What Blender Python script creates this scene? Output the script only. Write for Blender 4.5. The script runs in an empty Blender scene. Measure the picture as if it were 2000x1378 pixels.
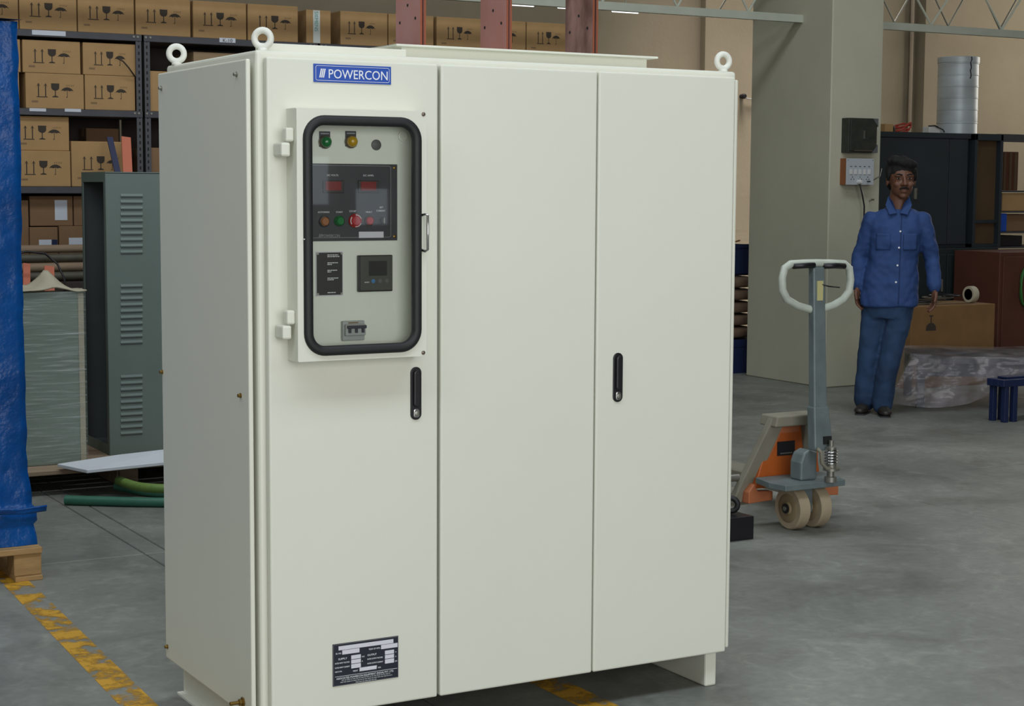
import bpy, bmesh, math, random
from mathutils import Vector, Matrix, noise
import numpy as np
R = random.Random(7)
scene = bpy.context.scene
col = scene.collection
PI = math.pi

# ------------------------------------------------------------------ camera
CAM = np.array([-1.56737, -3.97971, 1.45]); YAW, PITCH, ROLL, FPX = 0.51534, 0.09597, 0.00536, 3382.68
_f = np.array([math.sin(YAW)*math.cos(PITCH), math.cos(YAW)*math.cos(PITCH), -math.sin(PITCH)])
_r = np.array([math.cos(YAW), -math.sin(YAW), 0.0]); _u = np.cross(_r, _f)
_c, _s = math.cos(ROLL), math.sin(ROLL)
CM = np.array([_c*_r + _s*_u, -_s*_r + _c*_u, _f])
cam = bpy.data.cameras.new('camera'); cam.sensor_width = 36; cam.sensor_fit = 'HORIZONTAL'
cam.lens = FPX*36/2000; cam.clip_end = 200
camo = bpy.data.objects.new('camera', cam); col.objects.link(camo)
camo.matrix_world = Matrix(((CM[0][0], CM[1][0], -CM[2][0], CAM[0]), (CM[0][1], CM[1][1], -CM[2][1], CAM[1]),
                            (CM[0][2], CM[1][2], -CM[2][2], CAM[2]), (0, 0, 0, 1)))
scene.camera = camo

# ------------------------------------------------------------------ light
w = bpy.data.worlds.new('overcast_sky'); scene.world = w; w.use_nodes = True
bg = w.node_tree.nodes['Background']; bg.inputs[0].default_value = (0.80, 0.90, 1.0, 1); bg.inputs[1].default_value = 0.8
def area(name, loc, rot, sx, sy, power, colr):
    l = bpy.data.lights.new(name, 'AREA'); l.shape = 'RECTANGLE'; l.size = sx; l.size_y = sy
    l.energy = power; l.color = colr
    o = bpy.data.objects.new(name, l); o.location = loc; o.rotation_euler = rot; col.objects.link(o)
    return o
# daylight through the big shutter opening in the front wall, and through the roof lights, plus one added lamp
area('shutter_opening_daylight', (-1.0, -9.9, 2.7), (PI/2, 0, 0), 9.0, 4.6, 415, (1.0, 0.985, 0.95))
area('overhead_daylight', (-2.0, -2.6, 5.9), (0, 0, 0), 12.0, 1.4, 290, (0.82, 0.92, 1.0))
area('overhead_daylight', (1.6, 2.6, 5.9), (0, 0, 0), 10.0, 1.2, 190, (0.92, 0.98, 1.0))
area('side_window_daylight', (13.3, 7.2, 3.3), (0, PI/2, 0), 3.0, 3.0, 95, (1.0, 0.90, 0.76))
area('overhead_daylight', (8.4, 8.6, 5.9), (0, 0, 0), 2.2, 0.8, 85, (1.0, 0.92, 0.86)).data.spread = 0.7  # added narrow beam to brighten the wall strip behind the column
vs = scene.view_settings
vs.view_transform = 'Standard'; vs.look = 'None'; vs.gamma = 1.0; vs.use_curve_mapping = False; vs.exposure = 0.0

# ------------------------------------------------------------------ helpers
def _ray(px, py): return CM.T @ np.array([(px-1000)/FPX, -(py-689)/FPX, 1.0])
def PZ(px, py, z=0.0): d = _ray(px, py); return Vector(CAM + (z-CAM[2])/d[2]*d)
def PY(px, py, y): d = _ray(px, py); return Vector(CAM + (y-CAM[1])/d[1]*d)
def PX(px, py, x): d = _ray(px, py); return Vector(CAM + (x-CAM[0])/d[0]*d)

def tag(o, label=None, cat=None, group=None, kind=None):
    for k, v in (('label', label), ('category', cat), ('group', group), ('kind', kind)):
        if v: o[k] = v
    return o
def empty(name, loc=(0, 0, 0), rz=0.0):
    o = bpy.data.objects.new(name, None); o.location = loc; o.rotation_euler = (0, 0, rz)
    o.empty_display_size = 0.1; col.objects.link(o); return o
def thing(name, label, cat, loc=(0, 0, 0), rz=0.0, group=None):
    return tag(empty(name, loc, rz), label, cat, group)

class MB:
    def __init__(s): s.v = []; s.f = []
    def add(s, vs, fs):
        n = len(s.v); s.v += [tuple(p) for p in vs]; s.f += [tuple(i+n for i in f) for f in fs]; return s
    def box(s, x0, x1, y0, y1, z0, z1, M=None):
        vs = [Vector((x, y, z)) for z in (z0, z1) for y in (y0, y1) for x in (x0, x1)]
        if M is not None: vs = [M @ p for p in vs]
        return s.add(vs, [(0, 2, 3, 1), (4, 5, 7, 6), (0, 1, 5, 4), (2, 6, 7, 3), (0, 4, 6, 2), (1, 3, 7, 5)])
    def loft(s, rings, cap=True, closed=True):
        n = len(rings[0]); vs = [p for r in rings for p in r]; fs = []
        for i in range(len(rings)-1):
            for j in range(n if closed else n-1):
                k = (j+1) % n; fs.append((i*n+j, i*n+k, (i+1)*n+k, (i+1)*n+j))
        if cap: fs.append(tuple(range(n))[::-1]); fs.append(tuple((len(rings)-1)*n+j for j in range(n)))
        return s.add(vs, fs)
    def tube(s, pts, r, n=10, cap=True, closed=False):
        pts = [Vector(p) for p in pts]; N = len(pts)
        rs = r if isinstance(r, (list, tuple)) else [r]*N
        rings = []; ref = None
        for i in range(N):
            if closed: t = pts[(i+1) % N]-pts[i-1]
            else: t = pts[min(i+1, N-1)]-pts[max(i-1, 0)]
            t.normalize()
            if ref is None:
                ref = Vector((0, 0, 1)) if abs(t.z) < 0.9 else Vector((1, 0, 0))
            a = (ref - t*ref.dot(t)).normalized(); b = t.cross(a); ref = a
            rings.append([pts[i] + (a*math.cos(2*PI*k/n) + b*math.sin(2*PI*k/n))*rs[i] for k in range(n)])
        if closed: rings.append(rings[0]); cap = False
        return s.loft(rings, cap)
    def cyl(s, p0, p1, r, n=16): return s.tube([p0, p1], r, n)
    def lathe(s, prof, c=(0, 0, 0), axis='z', n=24):
        rings = []
        for r, h in prof:
            ring = []
            for k in range(n):
                a = 2*PI*k/n; q = (r*math.cos(a), r*math.sin(a), h)
                if axis == 'y': q = (q[0], -q[2], q[1])      # profile height grows towards -y
                elif axis == 'x': q = (q[2], q[0], q[1])
                ring.append(Vector(q)+Vector(c))
            rings.append(ring)
        return s.loft(rings)
    def prism(s, poly, a0, a1, axis='y'):
        def m(p, a): return {'y': (p[0], a, p[1]), 'x': (a, p[0], p[1]), 'z': (p[0], p[1], a)}[axis]
        return s.loft([[m(p, a0) for p in poly], [m(p, a1) for p in poly]])
    def ell(s, c, r, nu=16, nv=10, M=None):
        rings = []
        for i in range(1, nv):
            t = PI*i/nv
            rings.append([Vector((r[0]*math.sin(t)*math.cos(2*PI*k/nu), r[1]*math.sin(t)*math.sin(2*PI*k/nu), -r[2]*math.cos(t))) for k in range(nu)])
        if M is not None: rings = [[M @ p for p in q] for q in rings]
        rings = [[p+Vector(c) for p in q] for q in rings]
        return s.loft(rings)
    def torus(s, c, R_, r, axis='y', nu=28, nv=10, rot=0.0):
        pts = []
        for k in range(nu):
            a = 2*PI*k/nu; q = {'y': (math.cos(a)*R_, 0, math.sin(a)*R_), 'z': (math.cos(a)*R_, math.sin(a)*R_, 0), 'x': (0, math.cos(a)*R_, math.sin(a)*R_)}[axis]
            q = Matrix.Rotation(rot, 3, 'Z') @ Vector(q)
            pts.append(q+Vector(c))
        return s.tube(pts, r, nv, closed=True)
    def grid(s, fn, nu, nv):
        vs = [fn(i/nu, j/nv) for j in range(nv+1) for i in range(nu+1)]
        fs = [(j*(nu+1)+i, j*(nu+1)+i+1, (j+1)*(nu+1)+i+1, (j+1)*(nu+1)+i) for j in range(nv) for i in range(nu)]
        return s.add(vs, fs)
    def build(s, name, mat, parent=None, smooth=False, bevel=0.0, seg=2, keep=None):
        me = bpy.data.meshes.new(name); me.from_pydata(s.v, [], s.f)
        bm = bmesh.new(); bm.from_mesh(me)
        bmesh.ops.remove_doubles(bm, verts=bm.verts, dist=1e-6)
        bmesh.ops.recalc_face_normals(bm, faces=bm.faces); bm.to_mesh(me); bm.free()
        if mat: me.materials.append(mat)
        if smooth:
            for p in me.polygons: p.use_smooth = True
            if smooth == 'auto': me.set_sharp_from_angle(angle=math.radians(38))
        o = bpy.data.objects.new(name, me); col.objects.link(o)
        if parent: o.parent = parent
        if bevel > 0:
            b = o.modifiers.new('edge', 'BEVEL'); b.width = bevel; b.segments = seg; b.limit_method = 'ANGLE'; b.angle_limit = math.radians(40)
            b.harden_normals = False
        return o
def bx(name, mat, parent, x0, x1, y0, y1, z0, z1, bevel=0.0, seg=2):
    return MB().box(x0, x1, y0, y1, z0, z1).build(name, mat, parent, bevel=bevel, seg=seg)
def bake(o):
    dg = bpy.context.evaluated_depsgraph_get(); dg.update()
    me = bpy.data.meshes.new_from_object(o.evaluated_get(dg)); o.modifiers.clear(); o.data = me
    return o
def remesh(o, vox, it=4, fac=0.5):
    m = o.modifiers.new('r', 'REMESH'); m.mode = 'VOXEL'; m.voxel_size = vox; m.use_smooth_shade = True
    if it:
        q = o.modifiers.new('s', 'SMOOTH'); q.iterations = it; q.factor = fac
    return bake(o)
def dup(root, parent=None):
    c = root.copy(); col.objects.link(c); c.parent = parent
    for ch in [x for x in root.children]: dup(ch, c)
    return c
def rrect(x0, x1, z0, z1, r, n=6):
    P = []
    for cx, cz, a0 in ((x1-r, z1-r, 0), (x0+r, z1-r, PI/2), (x0+r, z0+r, PI), (x1-r, z0+r, 3*PI/2)):
        for k in range(n+1):
            a = a0 + PI/2*k/n; P.append((cx+r*math.cos(a), cz+r*math.sin(a)))
    return P
def text(name, s, mat, parent, loc, size, width=None, rot=(PI/2, 0, 0), align='LEFT', depth=0.0004, bold=0.0):
    c = bpy.data.curves.new(name, 'FONT'); c.body = s; c.size = size; c.align_x = align; c.extrude = depth; c.resolution_u = 3; c.offset = bold
    t = bpy.data.objects.new(name, c); col.objects.link(t)
    dg = bpy.context.evaluated_depsgraph_get(); dg.update()
    me = bpy.data.meshes.new_from_object(t.evaluated_get(dg)); bpy.data.objects.remove(t); bpy.data.curves.remove(c)
    if width:
        xs = [v.co.x for v in me.vertices]; k = width/(max(xs)-min(xs)); 
        for v in me.vertices: v.co.x *= k
    me.name = name; me.materials.clear(); me.materials.append(mat)
    o = bpy.data.objects.new(name, me); o.location = loc; o.rotation_euler = rot; col.objects.link(o); o.parent = parent
    return o

# ------------------------------------------------------------------ materials
def lin(c):
    return tuple((x/255/12.92 if x/255 <= 0.04045 else ((x/255+0.055)/1.055)**2.4) for x in c)
def mat(name, rgb, rough=0.5, metal=0.0, var=0.0, scale=6.0, bump=0.0, bscale=None, rgb2=None, spec=0.5, coat=0.0, stretch=None, trans=0.0):
    m = bpy.data.materials.new(name); m.use_nodes = True; nt = m.node_tree; N = nt.nodes; L = nt.links
    b = N['Principled BSDF']; c = lin(rgb)
    b.inputs['Base Color'].default_value = (*c, 1); b.inputs['Roughness'].default_value = rough; b.inputs['Metallic'].default_value = metal
    b.inputs['Specular IOR Level'].default_value = spec; b.inputs['Coat Weight'].default_value = coat
    if trans: b.inputs['Transmission Weight'].default_value = trans
    if var or rgb2 or bump:
        tc = N.new('ShaderNodeTexCoord'); mp = N.new('ShaderNodeMapping'); L.new(tc.outputs['Object'], mp.inputs[0])
        if stretch: mp.inputs['Scale'].default_value = stretch
    if var or rgb2:
        n = N.new('ShaderNodeTexNoise'); n.inputs['Scale'].default_value = scale; n.inputs['Detail'].default_value = 6; n.inputs['Roughness'].default_value = 0.6
        L.new(mp.outputs[0], n.inputs['Vector'])
        r = N.new('ShaderNodeValToRGB'); r.color_ramp.elements[0].position = 0.3; r.color_ramp.elements[1].position = 0.7
        c2 = lin(rgb2) if rgb2 else c
        r.color_ramp.elements[0].color = (*[x*(1-var) for x in c], 1); r.color_ramp.elements[1].color = (*[min(1, x*(1+var)) for x in c2], 1)
        L.new(n.outputs[0], r.inputs[0]); L.new(r.outputs[0], b.inputs['Base Color'])
    if bump:
        n2 = N.new('ShaderNodeTexNoise'); n2.inputs['Scale'].default_value = bscale or scale*4; n2.inputs['Detail'].default_value = 5
        L.new(mp.outputs[0], n2.inputs['Vector'])
        bp = N.new('ShaderNodeBump'); bp.inputs['Strength'].default_value = bump; bp.inputs['Distance'].default_value = 0.01
        L.new(n2.outputs[0], bp.inputs['Height']); L.new(bp.outputs[0], b.inputs['Normal'])
    return m
M = {}
M['paint'] = mat('cream_powder_coat', (222, 222, 208), 0.42, var=0.012, scale=2.0, bump=0.04, bscale=600)
M['paint_in'] = mat('cream_mounting_plate', (234, 238, 226), 0.5, var=0.015, scale=3)
M['ring'] = mat('white_eyebolt_paint', (226, 226, 216), 0.45)
M['black'] = mat('black_plastic', (24, 22, 28), 0.35)
M['rubber'] = mat('black_rubber', (22, 22, 24), 0.55, bump=0.05, bscale=60)
M['dark'] = mat('dark_void_steel', (20, 19, 20), 0.8)
M['chrome'] = mat('chrome', (200, 200, 200), 0.18, 1.0)
M['steel'] = mat('dull_steel', (150, 148, 140), 0.4, 0.8)
M['brass'] = mat('brass', (140, 112, 58), 0.35, 0.9)
M['screw'] = mat('dull_screw', (120, 108, 96), 0.4, 0.7)
M['blue_plate'] = mat('blue_nameplate', (24, 74, 170), 0.35)
M['white_ink'] = mat('white_print', (232, 234, 238), 0.5)
M['grey_ink'] = mat('grey_print', (150, 152, 155), 0.6)
M['plate'] = mat('dark_anodised_plate', (40, 44, 54), 0.35, 0.2)
M['panel_dark'] = mat('dark_control_fascia', (38, 40, 50), 0.4)
M['white_label'] = mat('white_label', (215, 214, 222), 0.5)
M['green_lens'] = mat('green_lens', (22, 118, 62), 0.15, coat=0.5)
M['yellow_lens'] = mat('yellow_lens', (190, 150, 28), 0.15, coat=0.5)
M['orange_lens'] = mat('orange_button', (150, 92, 50), 0.3)
M['red_btn'] = mat('red_button', (172, 30, 38), 0.3)
M['red_disp'] = mat('red_display_window', (120, 16, 20), 0.25)
M['meter'] = mat('olive_meter_bezel', (64, 66, 60), 0.35)
M['lcd'] = mat('dark_lcd', (42, 44, 46), 0.2)
M['meter_blue'] = mat('blue_key', (50, 120, 170), 0.4)
M['mcb'] = mat('light_grey_breaker', (168, 172, 172), 0.45)
M['lever'] = mat('dark_lever', (40, 44, 60), 0.4)
M['plug'] = mat('grey_plug', (92, 92, 94), 0.5)
M['copper'] = mat('tarnished_copper', (198, 136, 122), 0.45, 0.3, var=0.12, scale=9, rgb2=(182, 138, 134), stretch=(1, 1, 0.6))
M['copper_dark'] = mat('dark_tarnished_copper', (118, 82, 70), 0.45, 0.3, var=0.35, scale=14, rgb2=(160, 126, 118), stretch=(1, 1, 0.4))
M['copper_edge'] = mat('front_lit_copper_edge', (150, 84, 58), 0.45, 0.4)
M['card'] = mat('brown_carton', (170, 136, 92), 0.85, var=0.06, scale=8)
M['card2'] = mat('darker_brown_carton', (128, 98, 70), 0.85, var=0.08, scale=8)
M['card3'] = mat('plain_tan_carton', (150, 126, 96), 0.85, var=0.06, scale=8)
M['card_floor'] = mat('dark_brown_carton', (124, 92, 54), 0.85, var=0.12, scale=6)  # darker brown, for the big floor carton
M['ink'] = mat('dark_carton_ink', (58, 48, 40), 0.8)
M['ink_pale'] = mat('pale_carton_ink', (128, 102, 72), 0.8)
M['tape'] = mat('white_printed_tape', (205, 210, 205), 0.5)
M['teal_ink'] = mat('teal_tape_ink', (70, 150, 145), 0.6)
M['rack'] = mat('dark_grey_rack_steel', (74, 74, 80), 0.5, 0.3, var=0.12, scale=10)
M['dark_brown'] = mat('dark_brown_shade_and_trestle', (58, 48, 44), 0.8, var=0.25, scale=3)  # dark brown for the rack shade sheet and the trestle
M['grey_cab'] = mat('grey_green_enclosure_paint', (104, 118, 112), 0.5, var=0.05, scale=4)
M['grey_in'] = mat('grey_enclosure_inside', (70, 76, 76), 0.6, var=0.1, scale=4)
M['wrapped'] = mat('pale_wrapped_panel', (128, 142, 132), 0.5, var=0.06, scale=5, stretch=(0.3, 1, 3))
M['cap'] = mat('grey_beige_cap_sheet', (176, 168, 146), 0.7, var=0.06, scale=12, bump=0.2, bscale=20)
M['wood'] = mat('pallet_wood', (168, 134, 88), 0.8, var=0.15, scale=10, stretch=(1, 6, 6), bump=0.15, bscale=40)
M['wood_grey'] = mat('weathered_plank', (142, 122, 100), 0.85, var=0.15, scale=8, stretch=(0.5, 6, 6), bump=0.15, bscale=40)
M['foam'] = mat('white_foam_sheet', (205, 210, 216), 0.7, var=0.03, scale=20)
M['hose'] = mat('green_hose', (50, 104, 84), 0.45, var=0.1, scale=30)
M['hose2'] = mat('yellow_green_hose', (108, 136, 66), 0.45, var=0.1, scale=30)
M['blue_steel'] = mat('blue_painted_steel', (20, 34, 72), 0.5, var=0.1, scale=8)
M['orange'] = mat('orange_truck_paint', (176, 86, 26), 0.5, var=0.12, scale=9)
M['orange_pale'] = mat('dusty_orange_paint', (176, 104, 66), 0.65, var=0.1, scale=9)
M['truck_grey'] = mat('worn_grey_paint', (110, 121, 122), 0.5, 0.2, var=0.14, scale=14)
M['truck_dust'] = mat('dusty_beige_grey_paint', (128, 123, 108), 0.7, var=0.1, scale=9)
M['handle_white'] = mat('worn_white_handle_paint', (186, 192, 180), 0.45, var=0.08, scale=20)
M['nylon'] = mat('dusty_nylon_wheel', (168, 152, 126), 0.65, var=0.08, scale=10)
M['nylon_hub'] = mat('dusty_wheel_disc', (140, 122, 92), 0.7, var=0.08, scale=10)
M['yellow_tag'] = mat('faded_yellow_sticker', (190, 182, 128), 0.6)
M['almirah'] = mat('dark_slate_cupboard_paint', (38, 46, 52), 0.5, var=0.12, scale=3)
M['almirah_low'] = mat('dark_teal_cupboard_paint', (30, 40, 42), 0.55, var=0.15, scale=3)
M['ply'] = mat('brown_ply_panel', (80, 60, 38), 0.7, var=0.15, scale=4)
M['red_cab'] = mat('dark_red_brown_cabinet', (84, 46, 34), 0.6, var=0.15, scale=4)
M['drum'] = mat('grey_ribbed_metal', (182, 190, 194), 0.4, 0.12, var=0.06, scale=5, stretch=(1, 1, 6))
M['red_wire'] = mat('red_wire', (168, 62, 44), 0.5)
M['white_pl'] = mat('white_plastic', (206, 206, 204), 0.45)
M['off_pl'] = mat('pale_grey_switch', (176, 182, 188), 0.4)
M['redwood'] = mat('brown_wood_side', (138, 84, 48), 0.6)
M['dirty_black'] = mat('grimy_black_box', (46, 48, 42), 0.5, var=0.3, scale=14)
M['sack'] = mat('brown_sack', (112, 92, 76), 0.6, var=0.15, scale=6, bump=0.3, bscale=30)
M['roof'] = mat('roof_sheet', (150, 150, 145), 0.6)
M['truss'] = mat('pale_truss_paint', (178, 182, 168), 0.5, var=0.06, scale=6)
M['truss_dark'] = mat('grey_truss_paint', (120, 122, 112), 0.55, var=0.08, scale=6)
M['skin'] = mat('brown_skin', (104, 68, 50), 0.5, var=0.04, scale=20)
M['hair'] = mat('black_hair', (14, 12, 12), 0.85, bump=0.3, bscale=120)
M['shirt'] = mat('blue_work_shirt', (38, 66, 118), 0.8, var=0.06, scale=9, bump=0.1, bscale=40)
M['shirt2'] = mat('blue_shirt_seams', (28, 50, 94), 0.8)
M['jeans'] = mat('blue_denim', (26, 50, 82), 0.85, var=0.2, scale=5, rgb2=(40, 66, 100), bump=0.15, bscale=60)
M['shoe'] = mat('dark_shoe', (40, 36, 32), 0.5)
M['eye'] = mat('eye_white', (150, 138, 128), 0.3)
M['conduit'] = mat('pale_pinkish_conduit', (186, 170, 150), 0.6)
M['clay'] = mat('downpipe_rust', (96, 66, 44), 0.7, var=0.2, scale=5, stretch=(3, 3, 0.6))
M['paper'] = mat('white_paper_label', (200, 204, 214), 0.6)
M['orange_bar'] = mat('orange_painted_bar', (196, 110, 84), 0.6)
M['navy_bar'] = mat('navy_painted_bar', (44, 48, 80), 0.6)
M['mesh_rods'] = mat('dull_rods', (88, 84, 72), 0.6, 0.2, var=0.2, scale=10)
M['green_coil'] = mat('green_cable', (52, 110, 50), 0.5)
M['gasket_white'] = mat('gasket_joint_sealant', (210, 212, 205), 0.5)

def glass_mat(name, tint, refl, rough):
    m = bpy.data.materials.new(name); m.use_nodes = True; nt = m.node_tree; N = nt.nodes; L = nt.links
    N.remove(N['Principled BSDF']); out = N['Material Output']
    t = N.new('ShaderNodeBsdfTransparent'); t.inputs[0].default_value = (*tint, 1)
    g = N.new('ShaderNodeBsdfGlossy'); g.inputs['Roughness'].default_value = rough
    fr = N.new('ShaderNodeFresnel'); fr.inputs[0].default_value = refl
    mx = N.new('ShaderNodeMixShader'); L.new(fr.outputs[0], mx.inputs[0]); L.new(t.outputs[0], mx.inputs[1]); L.new(g.outputs[0], mx.inputs[2])
    L.new(mx.outputs[0], out.inputs[0]); return m
M['glass'] = glass_mat('clear_acrylic_window', (0.97, 0.98, 0.97), 1.6, 0.02)
def film_mat(name, colr, alpha, rough, scale, stretch, lo=0.45, hi=0.65, bump=0.5):
    # translucent plastic film: part clear, part milky and glossy, crinkled
    m = bpy.data.materials.new(name); m.use_nodes = True; nt = m.node_tree; N = nt.nodes; L = nt.links
    b = N['Principled BSDF']; b.inputs['Base Color'].default_value = (*lin(colr), 1); b.inputs['Roughness'].default_value = rough
    tc = N.new('ShaderNodeTexCoord'); mp = N.new('ShaderNodeMapping'); mp.inputs['Scale'].default_value = stretch; L.new(tc.outputs['Object'], mp.inputs[0])
    n = N.new('ShaderNodeTexNoise'); n.inputs['Scale'].default_value = scale; n.inputs['Detail'].default_value = 5; L.new(mp.outputs[0], n.inputs['Vector'])
    mr = N.new('ShaderNodeMapRange'); mr.inputs[1].default_value = lo; mr.inputs[2].default_value = hi; mr.inputs[3].default_value = alpha[0]; mr.inputs[4].default_value = alpha[1]
    L.new(n.outputs[0], mr.inputs[0]); L.new(mr.outputs[0], b.inputs['Alpha'])
    bp = N.new('ShaderNodeBump'); bp.inputs['Strength'].default_value = bump; bp.inputs['Distance'].default_value = 0.02; L.new(n.outputs[0], bp.inputs['Height']); L.new(bp.outputs[0], b.inputs['Normal'])
    return m
M['stretch_film'] = film_mat('stretch_wrap_film', (196, 204, 200), (0.06, 0.55), 0.22, 9, (0.6, 1.0, 9.0), 0.48, 0.75)
M['sheet_film'] = film_mat('clear_polythene_sheet', (158, 152, 158), (0.12, 0.6), 0.12, 6, (1, 1, 1), 0.35, 0.7)

def tarp_mat():
    m = mat('blue_tarpaulin', (0, 56, 118), 0.3, var=0.2, scale=2.5, rgb2=(0, 78, 150), bump=0.45, bscale=11, spec=0.35)
    for n in m.node_tree.nodes:
        if n.type == 'BUMP': n.inputs['Distance'].default_value = 0.035
    return m
M['tarp'] = tarp_mat()

def concrete():
    m = bpy.data.materials.new('worn_concrete'); m.use_nodes = True; nt = m.node_tree; N = nt.nodes; L = nt.links
    b = N['Principled BSDF']; b.inputs['Roughness'].default_value = 0.5
    tc = N.new('ShaderNodeNewGeometry')
    def nz(scale, det, dist=0.0):
        n = N.new('ShaderNodeTexNoise'); n.inputs['Scale'].default_value = scale; n.inputs['Detail'].default_value = det; n.inputs['Roughness'].default_value = 0.62; n.inputs['Distortion'].default_value = dist
        L.new(tc.outputs['Position'], n.inputs['Vector']); return n
    def ramp(src, p0, c0, p1, c1):
        r = N.new('ShaderNodeValToRGB'); r.color_ramp.elements[0].position = p0; r.color_ramp.elements[1].position = p1
        r.color_ramp.elements[0].color = (*c0, 1); r.color_ramp.elements[1].color = (*c1, 1); L.new(src.outputs[0], r.inputs[0]); return r
    base = ramp(nz(0.9, 8, 0.6), 0.32, lin((104, 106, 101)), 0.7, lin((142, 143, 136)))
    fine = ramp(nz(26, 6), 0.3, (0.86, 0.86, 0.86), 0.7, (1.08, 1.08, 1.08))
    patch = ramp(nz(2.6, 4, 1.2), 0.58, (1, 1, 1), 0.72, (1.22, 1.22, 1.21))
    stain = ramp(nz(1.7, 7, 0.5), 0.30, (0.66, 0.64, 0.61), 0.5, (1, 1, 1))
    scuff = ramp(nz(6.5, 8, 1.5), 0.52, (1, 1, 1), 0.72, (1.3, 1.3, 1.29))
    cur = base
    for x in (fine, patch, stain, scuff):
        mx = N.new('ShaderNodeMix'); mx.data_type = 'RGBA'; mx.blend_type = 'MULTIPLY'; mx.inputs[0].default_value = 1.0
        L.new(cur.outputs[0] if cur is base else cur.outputs[2], mx.inputs[6]); L.new(x.outputs[0], mx.inputs[7]); cur = mx
    L.new(cur.outputs[2], b.inputs['Base Color'])
    bp = N.new('ShaderNodeBump'); bp.inputs['Strength'].default_value = 0.12; bp.inputs['Distance'].default_value = 0.01
    L.new(nz(30, 6).outputs[0], bp.inputs['Height']); L.new(bp.outputs[0], b.inputs['Normal'])
    return m
M['concrete'] = concrete()
M['joint'] = mat('dark_floor_joint', (92, 88, 80), 0.9)
M['wall'] = mat('tan_plaster_wall', (150, 139, 118), 0.85, var=0.08, scale=1.2, bump=0.1, bscale=30)
M['plaster'] = mat('grey_lime_plaster', (182, 180, 160), 0.85, var=0.07, scale=1.6, bump=0.12, bscale=25, stretch=(1, 1, 0.7))

def yellow_paint():
    m = bpy.data.materials.new('worn_yellow_floor_paint'); m.use_nodes = True; nt = m.node_tree; N = nt.nodes; L = nt.links
    b = N['Principled BSDF']; b.inputs['Base Color'].default_value = (*lin((196, 148, 42)), 1); b.inputs['Roughness'].default_value = 0.6
    g = N.new('ShaderNodeNewGeometry'); n = N.new('ShaderNodeTexNoise'); n.inputs['Scale'].default_value = 9; n.inputs['Detail'].default_value = 9; n.inputs['Roughness'].default_value = 0.7
    L.new(g.outputs['Position'], n.inputs['Vector'])
    r = N.new('ShaderNodeValToRGB'); r.color_ramp.elements[0].position = 0.43; r.color_ramp.elements[1].position = 0.56
    L.new(n.outputs[0], r.inputs[0]); L.new(r.outputs[0], b.inputs['Alpha']); return m
M['yellow'] = yellow_paint()

def slotted():
    # perforated rack post: a row of dark slots punched along the height (flat detail a few pixels high)
    m = mat('slotted_rack_post', (78, 78, 82), 0.5, 0.3); nt = m.node_tree; N = nt.nodes; L = nt.links; b = N['Principled BSDF']
    tc = N.new('ShaderNodeTexCoord'); sp = N.new('ShaderNodeSeparateXYZ'); L.new(tc.outputs['Object'], sp.inputs[0])
    def mth(op, a, bb=None):
        q = N.new('ShaderNodeMath'); q.operation = op
        if hasattr(a, 'type'): L.new(a, q.inputs[0])
        else: q.inputs[0].default_value = a
        if bb is not None:
            if hasattr(bb, 'type'): L.new(bb, q.inputs[1])
            else: q.inputs[1].default_value = bb
        return q.outputs[0]
    fz = mth('FRACT', mth('MULTIPLY', sp.outputs[2], 26.0)); a = mth('LESS_THAN', fz, 0.5)
    ax = mth('LESS_THAN', mth('ABSOLUTE', mth('SUBTRACT', sp.outputs[0], 0.019)), 0.005)
    k = mth('MULTIPLY', a, ax)
    mx = N.new('ShaderNodeMix'); mx.data_type = 'RGBA'; L.new(k, mx.inputs[0]); mx.inputs[6].default_value = (*lin((82, 82, 86)), 1); mx.inputs[7].default_value = (*lin((22, 20, 22)), 1)
    L.new(mx.outputs[2], b.inputs['Base Color']); return m
M['slot'] = slotted()

# ------------------------------------------------------------------ the setting
def struct(o, label=None): o['kind'] = 'structure'; 
FX0, FX1, FY0, FY1 = -8.0, 13.6, -10.2, 9.6
floor = bx('floor', M['joint'], None, FX0, FX1, FY0, FY1, -0.20, -0.005); tag(floor, 'grey worn concrete workshop floor in large slabs', 'floor', kind='structure')
xs = [FX0, -5.2, -2.3, 0.49, 0.585, 4.0, 7.4, 10.6, FX1]; ys = [FY0, -7.0, -3.8, -0.6, 2.58, 5.8, FY1]
g = 0.0022
for i in range(len(xs)-1):
    for j in range(len(ys)-1):
        bx('slab', M['concrete'], floor, xs[i]+g, xs[i+1]-g, ys[j]+g, ys[j+1]-g, -0.10, 0.0, bevel=0.003, seg=1)
def strip(x0, x1, y0, y1, parent=floor):
    return bx('yellow_line', M['yellow'], parent, x0, x1, y0, y1, 0.0004, 0.0012)
def qstrip(pa, pb, w_, ext0, ext1):
    A = PZ(*pa); B = PZ(*pb); d = (B-A).normalized(); A = A-d*ext0; B = B+d*ext1; s_ = Vector((d.y, -d.x, 0))*w_/2
    vs = [A-s_, A+s_, B+s_, B-s_]; mb = MB(); mb.add([v+Vector((0, 0, .0004)) for v in vs]+[v+Vector((0, 0, .0012)) for v in vs], [(0, 1, 2, 3), (7, 6, 5, 4), (0, 4, 5, 1), (1, 5, 6, 2), (2, 6, 7, 3), (3, 7, 4, 0)])
    return mb.build('yellow_line', M['yellow'], floor)
qstrip((33, 1139), (268, 1374), 0.095, 0.8, 2.2); qstrip((1085, 1338), (1160, 1374), 0.10, 1.5, 0.05)

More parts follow.
